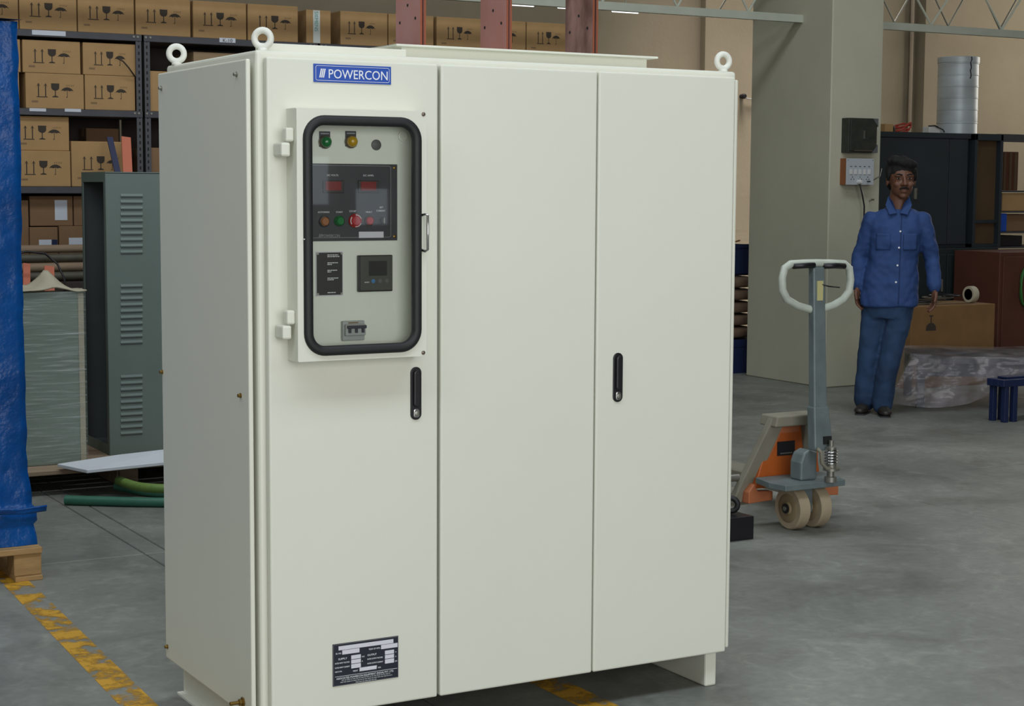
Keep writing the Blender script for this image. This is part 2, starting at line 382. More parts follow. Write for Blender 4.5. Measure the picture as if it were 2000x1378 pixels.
wb = bx('wall_back', M['wall'], None, FX0, FX1, FY1-0.1, FY1+0.2, 0, 6.0); tag(wb, 'tan plastered back wall of the workshop', 'wall', kind='structure')
wl = bx('wall_left', M['wall'], None, FX0-0.2, FX0, FY0, FY1, 0, 6.0); tag(wl, 'tan plastered wall on the rack side', 'wall', kind='structure')
wr = MB().box(FX1, FX1+0.2, FY0, 5.5, 0, 6.0).box(FX1, FX1+0.2, 8.9, FY1, 0, 6.0).box(FX1, FX1+0.2, 5.5, 8.9, 0, 1.7).box(FX1, FX1+0.2, 5.5, 8.9, 4.9, 6.0).build('wall_right', M['wall'])
tag(wr, 'tan plastered side wall with a window opening', 'wall', kind='structure')
wf = MB().box(FX0, -5.6, FY0-0.2, FY0, 0, 6.0).box(3.6, 4.25, FY0-0.2, FY0, 0, 6.0).box(4.25, 5.2, FY0-0.2, FY0, 0, 1.1).box(4.25, 5.2, FY0-0.2, FY0, 1.7, 6.0).box(4.62, 4.8, FY0-0.2, FY0, 1.1, 1.7).box(4.25, 4.62, FY0-0.2, FY0, 1.1, 1.28).box(4.8, 5.2, FY0-0.2, FY0, 1.42, 1.7).box(5.2, FX1, FY0-0.2, FY0, 0, 6.0).box(-5.6, 3.6, FY0-0.2, FY0, 5.1, 6.0).build('wall_front', M['wall'])  # small unseen openings shaped to reflect as bright patches in the control window
tag(wf, 'plastered front wall with a wide shutter opening and two small openings added for glass reflections', 'wall', kind='structure')
rf = MB()
for a, b_ in ((FY0-0.2, -3.4), (-1.8, 1.9), (3.3, 8.3), (9.3, FY1+0.2)): rf.box(FX0, FX1, a, b_, 6.0, 6.1)
rf.box(FX0, 5.8, 8.3, 9.3, 6.0, 6.1); rf.box(11.0, FX1, 8.3, 9.3, 6.0, 6.1)
rf.box(FX0, -8.0+0.0001, -3.4, -1.8, 6.0, 6.1); rf.box(4.2, FX1, -3.4, -1.8, 6.0, 6.1); rf.box(FX0, -3.6, 1.9, 3.3, 6.0, 6.1); rf.box(6.8, FX1, 1.9, 3.3, 6.0, 6.1)
tag(rf.build('ceiling', M['roof']), 'grey sheet roof with open roof lights', 'roof', kind='structure')

# back wall pilaster, downpipe stain and conduit
pl = bx('trim_1', M['wall'], None, PY(1785, 200, 9.5).x, PY(1812, 200, 9.5).x, 9.36, 9.5, 0, 6.0); tag(pl, 'tan plaster pilaster on the back wall', 'pilaster', kind='structure')
cd = MB().cyl((PY(1779, 200, 9.45).x, 9.46, 1.0), (PY(1779, 200, 9.45).x, 9.46, 6.0), 0.02).build('trim_2', M['conduit'], smooth='auto'); tag(cd, 'thin pale conduit running up the back wall', 'conduit', kind='structure')
dp = MB().cyl((PY(1820, 200, 9.42).x, 9.42, 0.5), (PY(1820, 200, 9.42).x, 9.42, 6.0), 0.045).build('trim_3', M['clay'], smooth='auto'); tag(dp, 'rusty brown downpipe on the back wall', 'downpipe', kind='structure')
pr = bx('trim_4', M['wall'], None, PY(1368, 60, 9.5).x, PY(1368, 60, 9.5).x+1.2, 9.42, 9.5, 0, 6.0); tag(pr, 'broad shallow plaster pier on the back wall beside the column', 'pier', kind='structure')

# concrete column
cx0 = PY(1614, 600, 5.8).x; cx1 = PY(1720, 300, 5.8).x
clm = bx('column', M['plaster'], None, cx0, cx1, 5.8, 6.74, 0, 6.0, bevel=0.008, seg=1); tag(clm, 'grey plastered rectangular concrete column', 'column', kind='structure')

# ------------------------------------------------------------------ main cream power cabinet
X1, X2, X3, ZT, ZB = 0.4702, 0.9489, 1.4051, 1.7584, 0.1076
cab = thing('power_cabinet', 'large cream three-door electrical power cabinet with blue nameplate and control window', 'cabinet')
P = M['paint']
bx('body', P, cab, -0.0175, X3+0.022, 0.026, 0.705, 0.106, 1.776, bevel=0.009, seg=3)
def side_panel(x0, x1):
    return bx('side_panel', P, cab, x0, x1, 0.036, 0.714, 0.107, 1.754, bevel=0.004)
sp = side_panel(-0.039, -0.0265); side_panel(X3+0.0265, X3+0.038)
def bolt(y, z, m=M['steel'], ln=0.008):
    MB().lathe([(0.0065, 0), (0.0065, -0.002), (0.005, -0.0025), (0.0045, -ln), (0.003, -ln-0.001)], (-0.0395, y, z), 'x', 8).build('bolt', m, sp, smooth='auto')
for px, py in ((462, 145), (315, 172), (317, 726), (470, 772), (327, 1262)):
    q = PX(px, py, -0.04); bolt(q.y, q.z, M['steel'] if py < 700 else M['brass'])
q = PX(475, 1370, -0.04)
MB().lathe([(0.013, 0), (0.013, -0.004), (0.009, -0.005), (0.009, -0.012), (0.005, -0.013), (0.005, -0.036), (0.003, -0.037)], (-0.0395, q.y, q.z), 'x', 6).build('earth_stud', M['brass'], sp, smooth='auto')
# doors
def door(x0, x1): return bx('door', P, cab, x0, x1, 0.0, 0.023, ZB, ZT, bevel=0.005, seg=3)
d1 = door(0.0, X1-0.004); d2 = door(X1+0.004, X2-0.0022); d3 = door(X2+0.0022, X3)
for xx in (X1, X2): bx('door_gap', M['plug'], cab, xx-0.006, xx+0.006, 0.0235, 0.0262, ZB+0.005, ZT-0.01)
# plinth skids: channels under both sides
def skid(x0, x1, out):
    s_ = MB().box(x0, x1, 0.034, 0.70, 0.0, 0.106)
    o = s_.build('plinth_channel', P, cab, bevel=0.006, seg=2)
    bx('base_flange', P, cab, min(x0, x0+out), max(x0, x0+out), 0.04, 0.70, 0.0, 0.006) if out else None
    return o
skid(1.359, 1.399, 0); skid(0.006, 0.048, -0.018)
# lifting eyes
def eye(px, py, y, rz):
    q = PY(px, py, y)
    m = MB().lathe([(0.0135, 1.775), (0.0135, 1.780), (0.011, 1.784)], (q.x, y, 0), 'z', 14).torus((q.x, y, 1.776+0.0300), 0.0200, 0.0084, 'y', 28, 10, rz)
    return m.build('lifting_eye', M['ring'], cab, smooth=True)
eye(345, 128, 0.655, -0.38); eye(513, 97, 0.058, -0.55); eye(1412, 138, 0.058, -0.1)
bx('roof_strip', P, cab, 0.012, 0.41, 0.070, 0.105, 1.776, 1.797, bevel=0.002)
gb = MB()
for a in ((0.445, 1.218, 0.17, 0.174), (0.445, 1.218, 0.476, 0.48), (0.445, 0.449, 0.174, 0.476), (1.214, 1.218, 0.174, 0.476)): gb.box(*a, 1.775, 1.812)
gb.build('gland_box', P, cab)
fl_ = MB()
for a in ((0.42, 1.243, 0.148, 0.19), (0.42, 1.243, 0.46, 0.502), (0.42, 0.47, 0.19, 0.46), (1.193, 1.243, 0.19, 0.46)): fl_.box(*a, 1.812, 1.818)
fl_.build('gland_flange', P, cab, bevel=0.0015)
# copper bus bars: three pairs of upright flat bars
for k, xr in enumerate((0.5425, 0.8065, 1.0860)):
    b = empty('bus_bar'); b.parent = cab
    mface = M['copper'] if k < 2 else M['copper_dark']
    if k == 2: b['label'] = 'darkest and most tarnished pair of copper bars'
    for x0 in (xr-0.0175, xr-0.006):
        bx('copper_plate', mface, b, x0, x0+0.006, 0.2225, 0.372, 1.55, 2.22, bevel=0.0012)
        bx('copper_edge_face', M['copper_edge'], b, x0+0.0004, x0+0.0056, 0.2212, 0.2226, 1.55, 2.219)  # front edge faces tinted orange for the light they catch
    for yy, zz in ((0.297, 1.935), (0.345, 1.892), (0.25, 1.897), (0.25, 2.01), (0.345, 2.01)):
        MB().lathe([(0.0042, 0), (0.0042, -0.001)], (xr-0.0176, yy, zz), 'x', 10).build('bolt_hole', M['dark'], b)
# door lock handles
def lock(x0, x1, z0, z1):
    cxm = (x0+x1)/2; hw = 0.0155
    h = empty('lock_handle'); h.parent = d1 if x0 < 0.6 else d3
    MB().prism(rrect(cxm-hw, cxm+hw, z0, z1, hw-0.0005, 8), -0.0035, 0.004).build('escutcheon', M['black'], h, bevel=0.0015)
    MB().prism(rrect(cxm-0.009, cxm+0.009, z0+0.034, z1-0.008, 0.0085, 6), -0.012, -0.003).build('lever', M['black'], h, bevel=0.003)
    c = MB().prism(rrect(cxm-0.0085, cxm+0.0085, z0+0.006, z0+0.030, 0.007, 5), -0.008, -0.003).build('lock_cylinder', M['chrome'], h, bevel=0.002)
    MB().lathe([(0.0062, 0), (0.0062, 0.002), (0.004, 0.0026)], (cxm, -0.008, z0+0.017), 'y', 14).build('key_barrel', M['steel'], h, smooth='auto')
lock(0.387, 0.417, 0.849, 0.986); lock(1.003, 1.039, 0.860, 0.996)
# blue nameplate
npx0, npx1, npz0, npz1 = 0.122, 0.332, 1.702, 1.7465
n_ = empty('nameplate'); n_.parent = d1; n_['label'] = 'blue nameplate reading POWERCON'
bx('plate', M['blue_plate'], n_, npx0, npx1, -0.0025, 0.001, npz0, npz1, bevel=0.0006)
def ring_line(parent, x0, x1, z0, z1, r, t, y, m, nm='border_line'):
    a = rrect(x0, x1, z0, z1, r, 5); b = rrect(x0+t, x1-t, z0+t, z1-t, max(r-t, 0.0005), 5)
    mb = MB(); n = len(a)
    mb.add([(p[0], y, p[1]) for p in a]+[(p[0], y, p[1]) for p in b], [(i, (i+1) % n, n+(i+1) % n, n+i) for i in range(n)])
    return mb.build(nm, m, parent)
ring_line(n_, npx0+0.005, npx1-0.005, npz0+0.004, npz1-0.004, 0.005, 0.0009, -0.0032, M['white_ink'])
text('lettering', 'POWERCON', M['white_ink'], n_, (0.1600, -0.0030, 1.7125), 0.0315, 0.160)
lg = MB()
for k in range(3):
    x0 = 0.1365+k*0.0048; lg.add([(x0, -0.0031, 1.7132), (x0+0.0032, -0.0031, 1.7132), (x0+0.0078, -0.0031, 1.735), (x0+0.0046, -0.0031, 1.735)], [(0, 1, 2, 3)])
lg.build('logo_bars', M['white_ink'], n_)
# rating plate
rx0, rx1, rz0, rz1 = 0.166, 0.351, 0.177, 0.287
rp = empty('rating_plate'); rp.parent = d1; rp['label'] = 'dark rating plate with white data fields'
bx('plate', M['plate'], rp, rx0, rx1, -0.0022, 0.001, rz0, rz1, bevel=0.0005)
ring_line(rp, rx0+0.001, rx1-0.001, rz0+0.001, rz1-0.001, 0.003, 0.0006, -0.0030, M['grey_ink'])
def rpx(u, v): return rx0+u*(rx1-rx0), rz1-v*(rz1-rz0)
fields = [(.085, .06, .92, .155), (.14, .165, .40, .265), (.73, .165, .985, .265), (.275, .315, .42, .405), (.275, .42, .42, .51), (.275, .525, .42, .625),
          (.79, .315, .93, .405), (.79, .42, .93, .51), (.79, .525, .93, .625), (.40, .635, .66, .72)]
for a, b, c, d in fields:
    xa, za = rpx(a, b); xb, zb_ = rpx(c, d); bx('data_field', M['white_label'], rp, xa, xb, -0.0029, -0.002, zb_, za)
def rt(s, u, v, size, wd): 
    x, z = rpx(u, v); text('lettering', s, M['white_ink'], rp, (x, -0.0027, z), size, wd, depth=0.0003)
for s, u, v, sz, wd in (('SR. NO.', .04, .245, .0058, .016), ('YEAR OF MFG.', .54, .245, .0058, .033), ('SUPPLY', .08, .385, .0068, .024), ('OUTPUT', .52, .385, .0068, .026),
    ('RATED INPUT VOLTAGE', .03, .475, .0052, .040), ('RATED INPUT CURRENT', .03, .58, .0052, .041), ('INPUT KVA', .03, .675, .0052, .019),
    ('RATED OUTPUT VOLTAGE', .52, .475, .0052, .043), ('RATED OUTPUT CURRENT', .52, .58, .0052, .044), ('RATED OUTPUT', .52, .675, .0052, .027), ('WEIGHT', .30, .71, .0055, .014), ('KGS', .68, .71, .0052, .008),
    ('VAC', .435, .395, .0052, .008), ('A', .435, .50, .0052, .003), ('V', .95, .395, .0052, .003), ('A', .95, .50, .0052, .003), ('KW', .945, .615, .0052, .006),
    ('ASSOCIATED POWERCON EQUIPMENT (INDIA) PVT. LTD.', .05, .845, .0066, .162)):
    rt(s, u, v, sz, wd)
x_, z_ = rpx(.03, .775); x2_, _ = rpx(.98, .775); bx('rule_line', M['white_ink'], rp, x_, x2_, -0.0028, -0.002, z_-0.0004, z_+0.0004)
for i, (a, b) in enumerate(((.13, .87), (.11, .90), (.34, .66))):
    xa, za = rpx(a, .875+i*0.045); xb, _ = rpx(b, 0); 
    k = MB(); x = xa
    while x < xb:
        wl_ = R.uniform(0.004, 0.011); k.box(x, min(x+wl_, xb), -0.0027, -0.0022, za-0.0012, za+0.0012); x += wl_+0.0016
    k.build('small_print', M['grey_ink'], rp)

# --------- control window on door 1
win = empty('control_window'); win.parent = d1; win['label'] = 'glazed control window with thick black rubber gasket'
wx0, wx1, wz0, wz1, wy = 0.050, 0.400, 1.020, 1.635, -0.065
gx0, gx1, gz0, gz1 = 0.090, 0.361, 1.057, 1.5945
fr = MB()
for a in ((wx0, wx0+0.002, -0.062, 0.0, wz0, wz1), (wx1-0.002, wx1, -0.062, 0.0, wz0, wz1), (wx0+0.002, wx1-0.002, -0.062, 0.0, wz0, wz0+0.002), (wx0+0.002, wx1-0.002, -0.062, 0.0, wz1-0.002, wz1)): fr.box(*a)
fr.build('frame_side', P, win)
# front sheet with a rounded opening
o_ = rrect(wx0, wx1, wz0, wz1, 0.004, 8); i_ = rrect(gx0-0.004, gx1+0.004, gz0-0.004, gz1+0.004, 0.034, 8); n = len(o_)
ff = MB()
for y in (-0.0655, -0.062):
    ff.add([(p[0], y, p[1]) for p in o_]+[(p[0], y, p[1]) for p in i_], [(k, (k+1) % n, n+(k+1) % n, n+k) for k in range(n)])
ff.add([(p[0], -0.0655, p[1]) for p in i_]+[(p[0], -0.062, p[1]) for p in i_], [(k, (k+1) % n, n+(k+1) % n, n+k) for k in range(n)])
ff.add([(p[0], -0.0655, p[1]) for p in o_]+[(p[0], -0.062, p[1]) for p in o_], [(k, (k+1) % n, n+(k+1) % n, n+k) for k in range(n)])
ff.build('frame_front', P, win)
# gasket: half-round profile swept round the opening
def sweep_gasket():
    mid = rrect(gx0-0.0122, gx1+0.0122, gz0-0.0125, gz1+0.0125, 0.045, 9); N_ = len(mid); rings = []
    for i in range(N_):
        a = Vector((mid[i-1][0], 0, mid[i-1][1])); c = Vector((mid[(i+1) % N_][0], 0, mid[(i+1) % N_][1])); t = (c-a).normalized(); nn = Vector((t.z, 0, -t.x))
        p = Vector((mid[i][0], -0.0645, mid[i][1])); ring = []
        for k in range(11):
            an = PI*k/10; ring.append(p + nn*(0.0122*math.cos(an)) + Vector((0, -0.011*math.sin(an)**0.7, 0)))
        ring += [p - nn*0.0122+Vector((0, 0.006, 0)), p+nn*0.0122+Vector((0, 0.006, 0))]
        rings.append(ring)
    rings.append(rings[0]); return MB().loft(rings, cap=False)
sweep_gasket().build('gasket', M['rubber'], win, smooth='auto')
bx('gasket_joint', M['gasket_white'], win, gx0-0.0255, gx0-0.018, -0.0716, -0.066, 1.318, 1.3205)
MB().prism(rrect(gx0-0.003, gx1+0.003, gz0-0.003, gz1+0.003, 0.034, 8), -0.064, -0.061).build('glass_pane', M['glass'], win)
bx('mounting_plate', M['paint_in'], win, wx0+0.003, wx1-0.003, -0.007, 0.0, wz0+0.003, wz1-0.003)
# hinges
for za, zm, zb2 in ((1.588, 1.553, 1.518), (1.146, 1.110, 1.075)):
    h = empty('hinge'); h.parent = win
    bx('hinge_knuckle', P, h, 0.028, 0.050, -0.052, -0.026, zm+0.001, za, bevel=0.005)
    bx('hinge_leaf', P, h, 0.016, 0.040, -0.052, 0.0, zb2, zm-0.001, bevel=0.005)
# chrome pull handle and corner screws
hx = 0.392
MB().tube([(hx-0.006, -0.066, 1.376), (hx-0.001, -0.078, 1.379), (hx+0.003, -0.083, 1.376), (hx+0.003, -0.083, 1.332), (hx+0.003, -0.083, 1.290), (hx-0.001, -0.078, 1.286), (hx-0.006, -0.066, 1.289)], 0.0034, 10).build('pull_handle', M['chrome'], win, smooth=True)
for z in (1.628, 1.029):
    MB().lathe([(0.0052, 0), (0.0052, 0.0015), (0.003, 0.003)], (0.391, -0.0655, z), 'y', 12).build('screw', M['screw'], win, smooth='auto')
# instruments behind the glass
IY = -0.007
def lamp(x, z, m, nm):
    o = empty(nm); o.parent = win
    bx('legend_plate', M['plate'], o, x-0.0145, x+0.0145, IY-0.002, IY, z-0.012, z+0.026)
    MB().lathe([(0.0165, 0), (0.0165, 0.006), (0.014, 0.008)], (x, IY-0.001, z), 'y', 20).build('bezel', M['screw'], o, smooth='auto')
    MB().lathe([(0.0140, 0.004), (0.0140, 0.012), (0.012, 0.018), (0.008, 0.022), (0.003, 0.0235)], (x, IY, z), 'y', 20).build('lens', m, o, smooth=True)
    bx('legend_print', M['grey_ink'], o, x-0.011, x+0.011, IY-0.0028, IY-0.002, z+0.019, z+0.022)
lamp(0.148, 1.556, M['green_lens'], 'indicator_lamp'); lamp(0.218, 1.558, M['yellow_lens'], 'indicator_lamp')
MB().lathe([(0.0135, 0), (0.0135, 0.002), (0.012, 0.003)], (0.288, IY, 1.551), 'y', 20).build('blanking_plug', M['plug'], win, smooth='auto')
MB().lathe([(0.014, 0), (0.014, 0.004), (0.010, 0.005), (0.010, 0.002)], (0.362, IY, 1.574), 'y', 20).build('panel_latch', M['paint_in'], win, smooth='auto')
cpn = empty('control_fascia'); cpn.parent = win; cpn['label'] = 'dark control fascia with two red displays and push buttons'
bx('fascia_plate', M['panel_dark'], cpn, 0.094, 0.345, IY-0.004, IY, 1.312, 1.503, bevel=0.0008)
ring_line(cpn, 0.098, 0.327, 1.320, 1.499, 0.006, 0.0009, IY-0.0046, M['grey_ink'])
for x in (0.167, 0.262):
    bx('display_bezel', M['black'], cpn, x-0.026, x+0.030, IY-0.008, IY-0.003, 1.431, 1.462, bevel=0.001)
    bx('display_window', M['red_disp'], cpn, x-0.020, x+0.022, IY-0.0088, IY-0.006, 1.437, 1.459)
for z in (1.494, 1.322): MB().lathe([(0.0042, 0), (0.0042, 0.0015), (0.0025, 0.0025)], (0.3365, IY-0.004, z), 'y', 12).build('screw', M['brass'], cpn, smooth='auto')
def button(x, z, r, m, collar, nm='push_button'):
    o = empty(nm); o.parent = cpn
    MB().lathe([(r, 0), (r, 0.006), (r*0.86, 0.009), (r*0.8, 0.007)], (x, IY-0.003, z), 'y', 22).build('collar', collar, o, smooth='auto')
    MB().lathe([(r*0.78, 0.004), (r*0.78, 0.011), (r*0.6, 0.0135)], (x, IY-0.003, z), 'y', 22).build('button_face', m, o, smooth='auto')
    return o
button(0.143, 1.361, 0.0140, M['orange_lens'], M['chrome']); button(0.184, 1.362, 0.0135, M['green_lens'], M['green_lens'])
em = button(0.227, 1.362, 0.0175, M['red_btn'], M['red_btn']); em.name = 'emergency_stop_button'
em_r = MB(); 
for a0 in (0.35, 2.45, 4.55):
    em_r.tube([(0.227+0.0145*math.cos(a0+1.3*k/8), IY-0.0125, 1.362+0.0145*math.sin(a0+1.3*k/8)) for k in range(9)], 0.0012, 6)
em_r.build('white_ring_marks', M['white_ink'], em)
button(0.265, 1.362, 0.0130, M['red_btn'], M['screw'])
sw = button(0.300, 1.362, 0.0095, M['black'], M['steel']); sw.name = 'selector_switch'
bx('switch_lever', M['steel'], sw, 0.2985, 0.3015, IY-0.022, IY-0.014, 1.356, 1.369)
bx('blank_label', M['white_label'], cpn, 0.238, 0.306, IY-0.0048, IY-0.003, 1.319, 1.3345)
text('lettering', 'POWERCON', M['grey_ink'], cpn, (0.138, IY-0.0046, 1.3215), 0.0105, 0.047)
lg2 = MB()
for k in range(2): lg2.add([(0.129+k*0.004, IY-0.0047, 1.3215), (0.131+k*0.004, IY-0.0047, 1.3215), (0.134+k*0.004, IY-0.0047, 1.3295), (0.132+k*0.004, IY-0.0047, 1.3295)], [(0, 1, 2, 3)])
lg2.build('logo_bars', M['grey_ink'], cpn)
for s, x, z, wd in (('DC VOLTS', 0.152, 1.4725, 0.030), ('DC AMPS', 0.250, 1.4725, 0.028), ('AUTO/MAN', 0.127, 1.3815, 0.031), ('START', 0.176, 1.3815, 0.018), ('STOP', 0.212, 1.3835, 0.018), ('FAULT', 0.257, 1.3815, 0.017), ('SET', 0.295, 1.393, 0.010), ('CURRENT', 0.286, 1.3845, 0.025)):
    text('lettering', s, M['white_ink'], cpn, (x, IY-0.0046, z), 0.0062, wd)
# black instruction plate
ip = empty('instruction_plate'); ip.parent = win; ip['label'] = 'small black instruction plate with white print'
bx('plate_edge', M['white_label'], ip, 0.122, 0.196, IY-0.0015, IY, 1.175, 1.286)
bx('plate', M['black'], ip, 0.1245, 0.1935, IY-0.0026, IY-0.001, 1.178, 1.2835)
for x in (0.127, 0.191):
    for z in (1.181, 1.281): MB().lathe([(0.003, 0), (0.003, 0.0012)], (x, IY-0.0026, z), 'y', 8).build('rivet', M['steel'], ip)
for z, ws in ((1.2775, (0.029,)), (1.2735, (0.033,)), (1.258, (0.028,)), (1.254, (0.012,)), (1.2395, (0.026,)), (1.2355, (0.010,)), (1.220, (0.029,)), (1.216, (0.017,)), (1.184, (0.022,))):
    k = MB(); x = 0.153; xe = x+ws[0]
    while x < xe:
        l_ = R.uniform(0.003, 0.008); k.box(x, min(x+l_, xe), IY-0.0031, IY-0.0025, z-0.001, z+0.001); x += l_+0.0012
    k.build('small_print', M['white_ink'], ip)
# digital meter
dm = empty('digital_meter'); dm.parent = win; dm['label'] = 'square dark digital panel meter'
bx('bezel', M['black'], dm, 0.234, 0.329, IY-0.010, IY, 1.184, 1.2755, bevel=0.002)
bx('meter_face', M['meter'], dm, 0.239, 0.327, IY-0.0112, IY-0.009, 1.187, 1.2735, bevel=0.0006)
bx('screen', M['lcd'], dm, 0.262, 0.312, IY-0.0118, IY-0.010, 1.224, 1.261)
for k, m in enumerate((M['meter_blue'], M['plug'], M['plug'])):
    MB().lathe([(0.0052, 0), (0.0052, 0.0012)], (0.274+k*0.019, IY-0.0108, 1.2105), 'y', 14).build('key', m, dm)
text('lettering', 'auto', M['white_ink'], dm, (0.250, IY-0.0116, 1.2065), 0.0062, 0.0125)
# three-pole breaker
mc = empty('circuit_breaker'); mc.parent = win; mc['label'] = 'grey three-pole circuit breaker with dark toggles'
bx('breaker_body', M['mcb'], mc, 0.190, 0.250, IY-0.012, IY, 1.063, 1.112, bevel=0.002)
bx('raised_front', M['mcb'], mc, 0.194, 0.249, IY-0.022, IY-0.010, 1.076, 1.104, bevel=0.002)
bx('tie_bar', M['lever'], mc, 0.197, 0.248, IY-0.029, IY-0.021, 1.094, 1.1015, bevel=0.001)
for x in (0.2005, 0.2185, 0.2365): bx('toggle', M['lever'], mc, x, x+0.006, IY-0.028, IY-0.018, 1.083, 1.096, bevel=0.0008)
bx('brand_mark', M['ink_pale'], mc, 0.205, 0.232, IY-0.0124, IY-0.011, 1.106, 1.109)

# ------------------------------------------------------------------ storage racks along the back
RY = 6.40; RD = 0.48
ZS = (2.352, 1.893, 1.432, 0.72, 0.12)       # shelf top surfaces
def rack(x0, x1, label, zs=ZS):
    r = thing('storage_rack', label, 'rack', (x0, RY, 0), group='slotted steel racks'); w_ = x1-x0
    for x, fl in ((0, 1), (w_, -1)):
        for y, fy in ((0, 1), (RD, -1)):
            p = MB().box(0, 0.038, 0, 0.0025, 0, 2.352).box(0 if fl > 0 else 0.0355, 0.0025 if fl > 0 else 0.038, 0, 0.038*fy if fy > 0 else 0.001, 0, 2.352)
            o = p.build('post', M['slot'], r); o.location = (x+(0.004 if fl > 0 else -0.042), y, 0)
    for z in zs:
        s_ = bx('shelf', M['rack'], r, 0.004, w_-0.004, -0.004, RD, z-0.040, z, bevel=0.002, seg=1)
        for x in (0.016, w_-0.030, 0.045, w_-0.055):
            MB().lathe([(0.007, 0), (0.007, 0.004)], (x, -0.004, z-0.014), 'y', 8).build('bolt', M['steel'], s_)
    bx('shade_sheet', M['dark_brown'], r, 0.01, w_-0.01, RD-0.004, RD, 0.05, 2.34)  # added dark sheet stands in for the shade behind the shelves
    return r
xa = PY(279, 150, RY).x; xb = PY(622, 90, RY).x
rk1 = rack(-0.35, xa, 'grey slotted steel rack nearest the blue tarpaulin'); rk2 = rack(xa+0.004, xb, 'grey slotted steel rack behind the lifting eyes of the cream cabinet')
rk3 = rack(xb+0.004, 4.86, 'grey slotted steel rack behind the copper bars')
for x, z, wd, par in ((62, 0, 0.165, rk1), ):
    pass
def shelf_label(px, py, wpx, par, hgt=0.028):
    q = PY(px, py, RY); wd = wpx/287.0
    bx('shelf_label', M['paper'], par, q.x-par.location.x, q.x-par.location.x+wd, -0.0065, -0.0035, q.z-hgt/2, q.z+hgt/2)
shelf_label(62, 63, 57, rk1); shelf_label(57, 214, 28, rk1, 0.018); shelf_label(126, 215, 28, rk1, 0.018); shelf_label(428, 78, 30, rk2)
text('lettering', 'K-10', M['ink'], rk2, (PY(434, 82, RY).x-rk2.location.x, -0.0072, PY(434, 82, RY).z), 0.030, 0.062)

# printed handling symbols (two arrows, glass, umbrella), flat ink on the carton face
def symbols():
    polys = []
    def rc(x0, x1, z0, z1): polys.append([(x0, z0), (x1, z0), (x1, z1), (x0, z1)])
    for xc in (-0.098, -0.056):
        rc(xc-0.0032, xc+0.0032, -0.036, 0.030); polys.append([(xc-0.012, 0.020), (xc, 0.032), (xc, 0.042)]); polys.append([(xc, 0.032), (xc+0.012, 0.020), (xc, 0.042)])
    rc(-0.110, -0.045, -0.042, -0.037)
    polys.append([(-0.023, 0.042), (-0.022, 0.014), (-0.015, 0.004), (-0.003, -0.001), (0.006, -0.001), (0.018, 0.004), (0.025, 0.014), (0.026, 0.042)])
    rc(-0.0012, 0.0042, -0.032, 0.0); polys.append([(-0.017, -0.040), (0.020, -0.040), (0.020, -0.036), (0.004, -0.030), (-0.001, -0.030), (-0.017, -0.036)])
    um = [(0.034, -0.002), (0.046, 0.012), (0.060, 0.019), (0.073, 0.021), (0.086, 0.019), (0.100, 0.012), (0.112, -0.002), (0.100, 0.002), (0.087, -0.002), (0.073, 0.003), (0.060, -0.002), (0.046, 0.002)]
    polys.append(um); rc(0.0715, 0.0745, -0.036, 0.002); rc(0.0655, 0.0745, -0.040, -0.036)
    for k in range(5): x = 0.066+k*0.010; polys.append([(x, 0.026), (x+0.0022, 0.026), (x+0.0062, 0.036), (x+0.004, 0.036)])
    mb = MB()
    for p in polys: mb.add([(a, 0, b) for a, b in p], [tuple(range(len(p)))])
    return mb.build('printed_symbols', M['ink'])
_sy = symbols(); SYM = _sy.data; bpy.data.objects.remove(_sy)
def carton(x0, x1, z0, z1, label, depth=0.40, y=RY+0.02, m='card', sym=True, rz=0.0, flip=False, sx=1.0, sz=1.0, cx=0.0, group='brown cartons on the racks', code=True):
    w_ = x1-x0; h = z1-z0
    t = thing('carton', label, 'carton', ((x0+x1)/2, y, z0), rz, group)
    bx('box', M[m], t, -w_/2, w_/2, 0, depth, 0, h, bevel=0.004, seg=2)
    bx('sealing_tape', M['card3'], t, -w_/2-0.0006, w_/2+0.0006, depth/2-0.025, depth/2+0.025, h-0.05, h+0.0006)
    if sym:
        o = bpy.data.objects.new('printed_symbols', SYM); col.objects.link(o); o.parent = t; o.location = (cx, -0.0008, h*0.52); o.scale = (sx, 1, -sz if flip else sz)
        if code:
            c = bx('printed_code', M['ink_pale'], t, -w_/2+0.035, -w_/2+0.072, -0.0010, 0.0, h*0.17, h*0.17+0.011)
    return t
def crow(items, zb, h):
    for (pl_, pr_, py, label, kw) in items:
        a = PY(pl_, py, kw.get('y', RY+0.02)).x; b = PY(pr_, py, kw.get('y', RY+0.02)).x
        carton(a, b, zb+kw.pop('dz', 0), zb+kw.pop('hh', h), label, **kw)
# top row
crow([(-78, 36, 30, 'carton on the top shelf, leftmost and cut by the tarpaulin', {}),
      (38, 150, 30, 'carton on the top shelf above the long white shelf label', {}),
      (152, 262, 30, 'carton on the top shelf just left of the rack joint, third from the tarpaulin', {}),
      (265, 372, 30, 'carton on the top shelf above the pair of rack posts', {}),
      (377, 481, 30, 'carton on the top shelf above the K-10 shelf label', {}),
      (484, 582, 40, 'carton on the top shelf right behind the front lifting eye', {'cx': 0.01})], ZS[0]+0.001, 0.226)
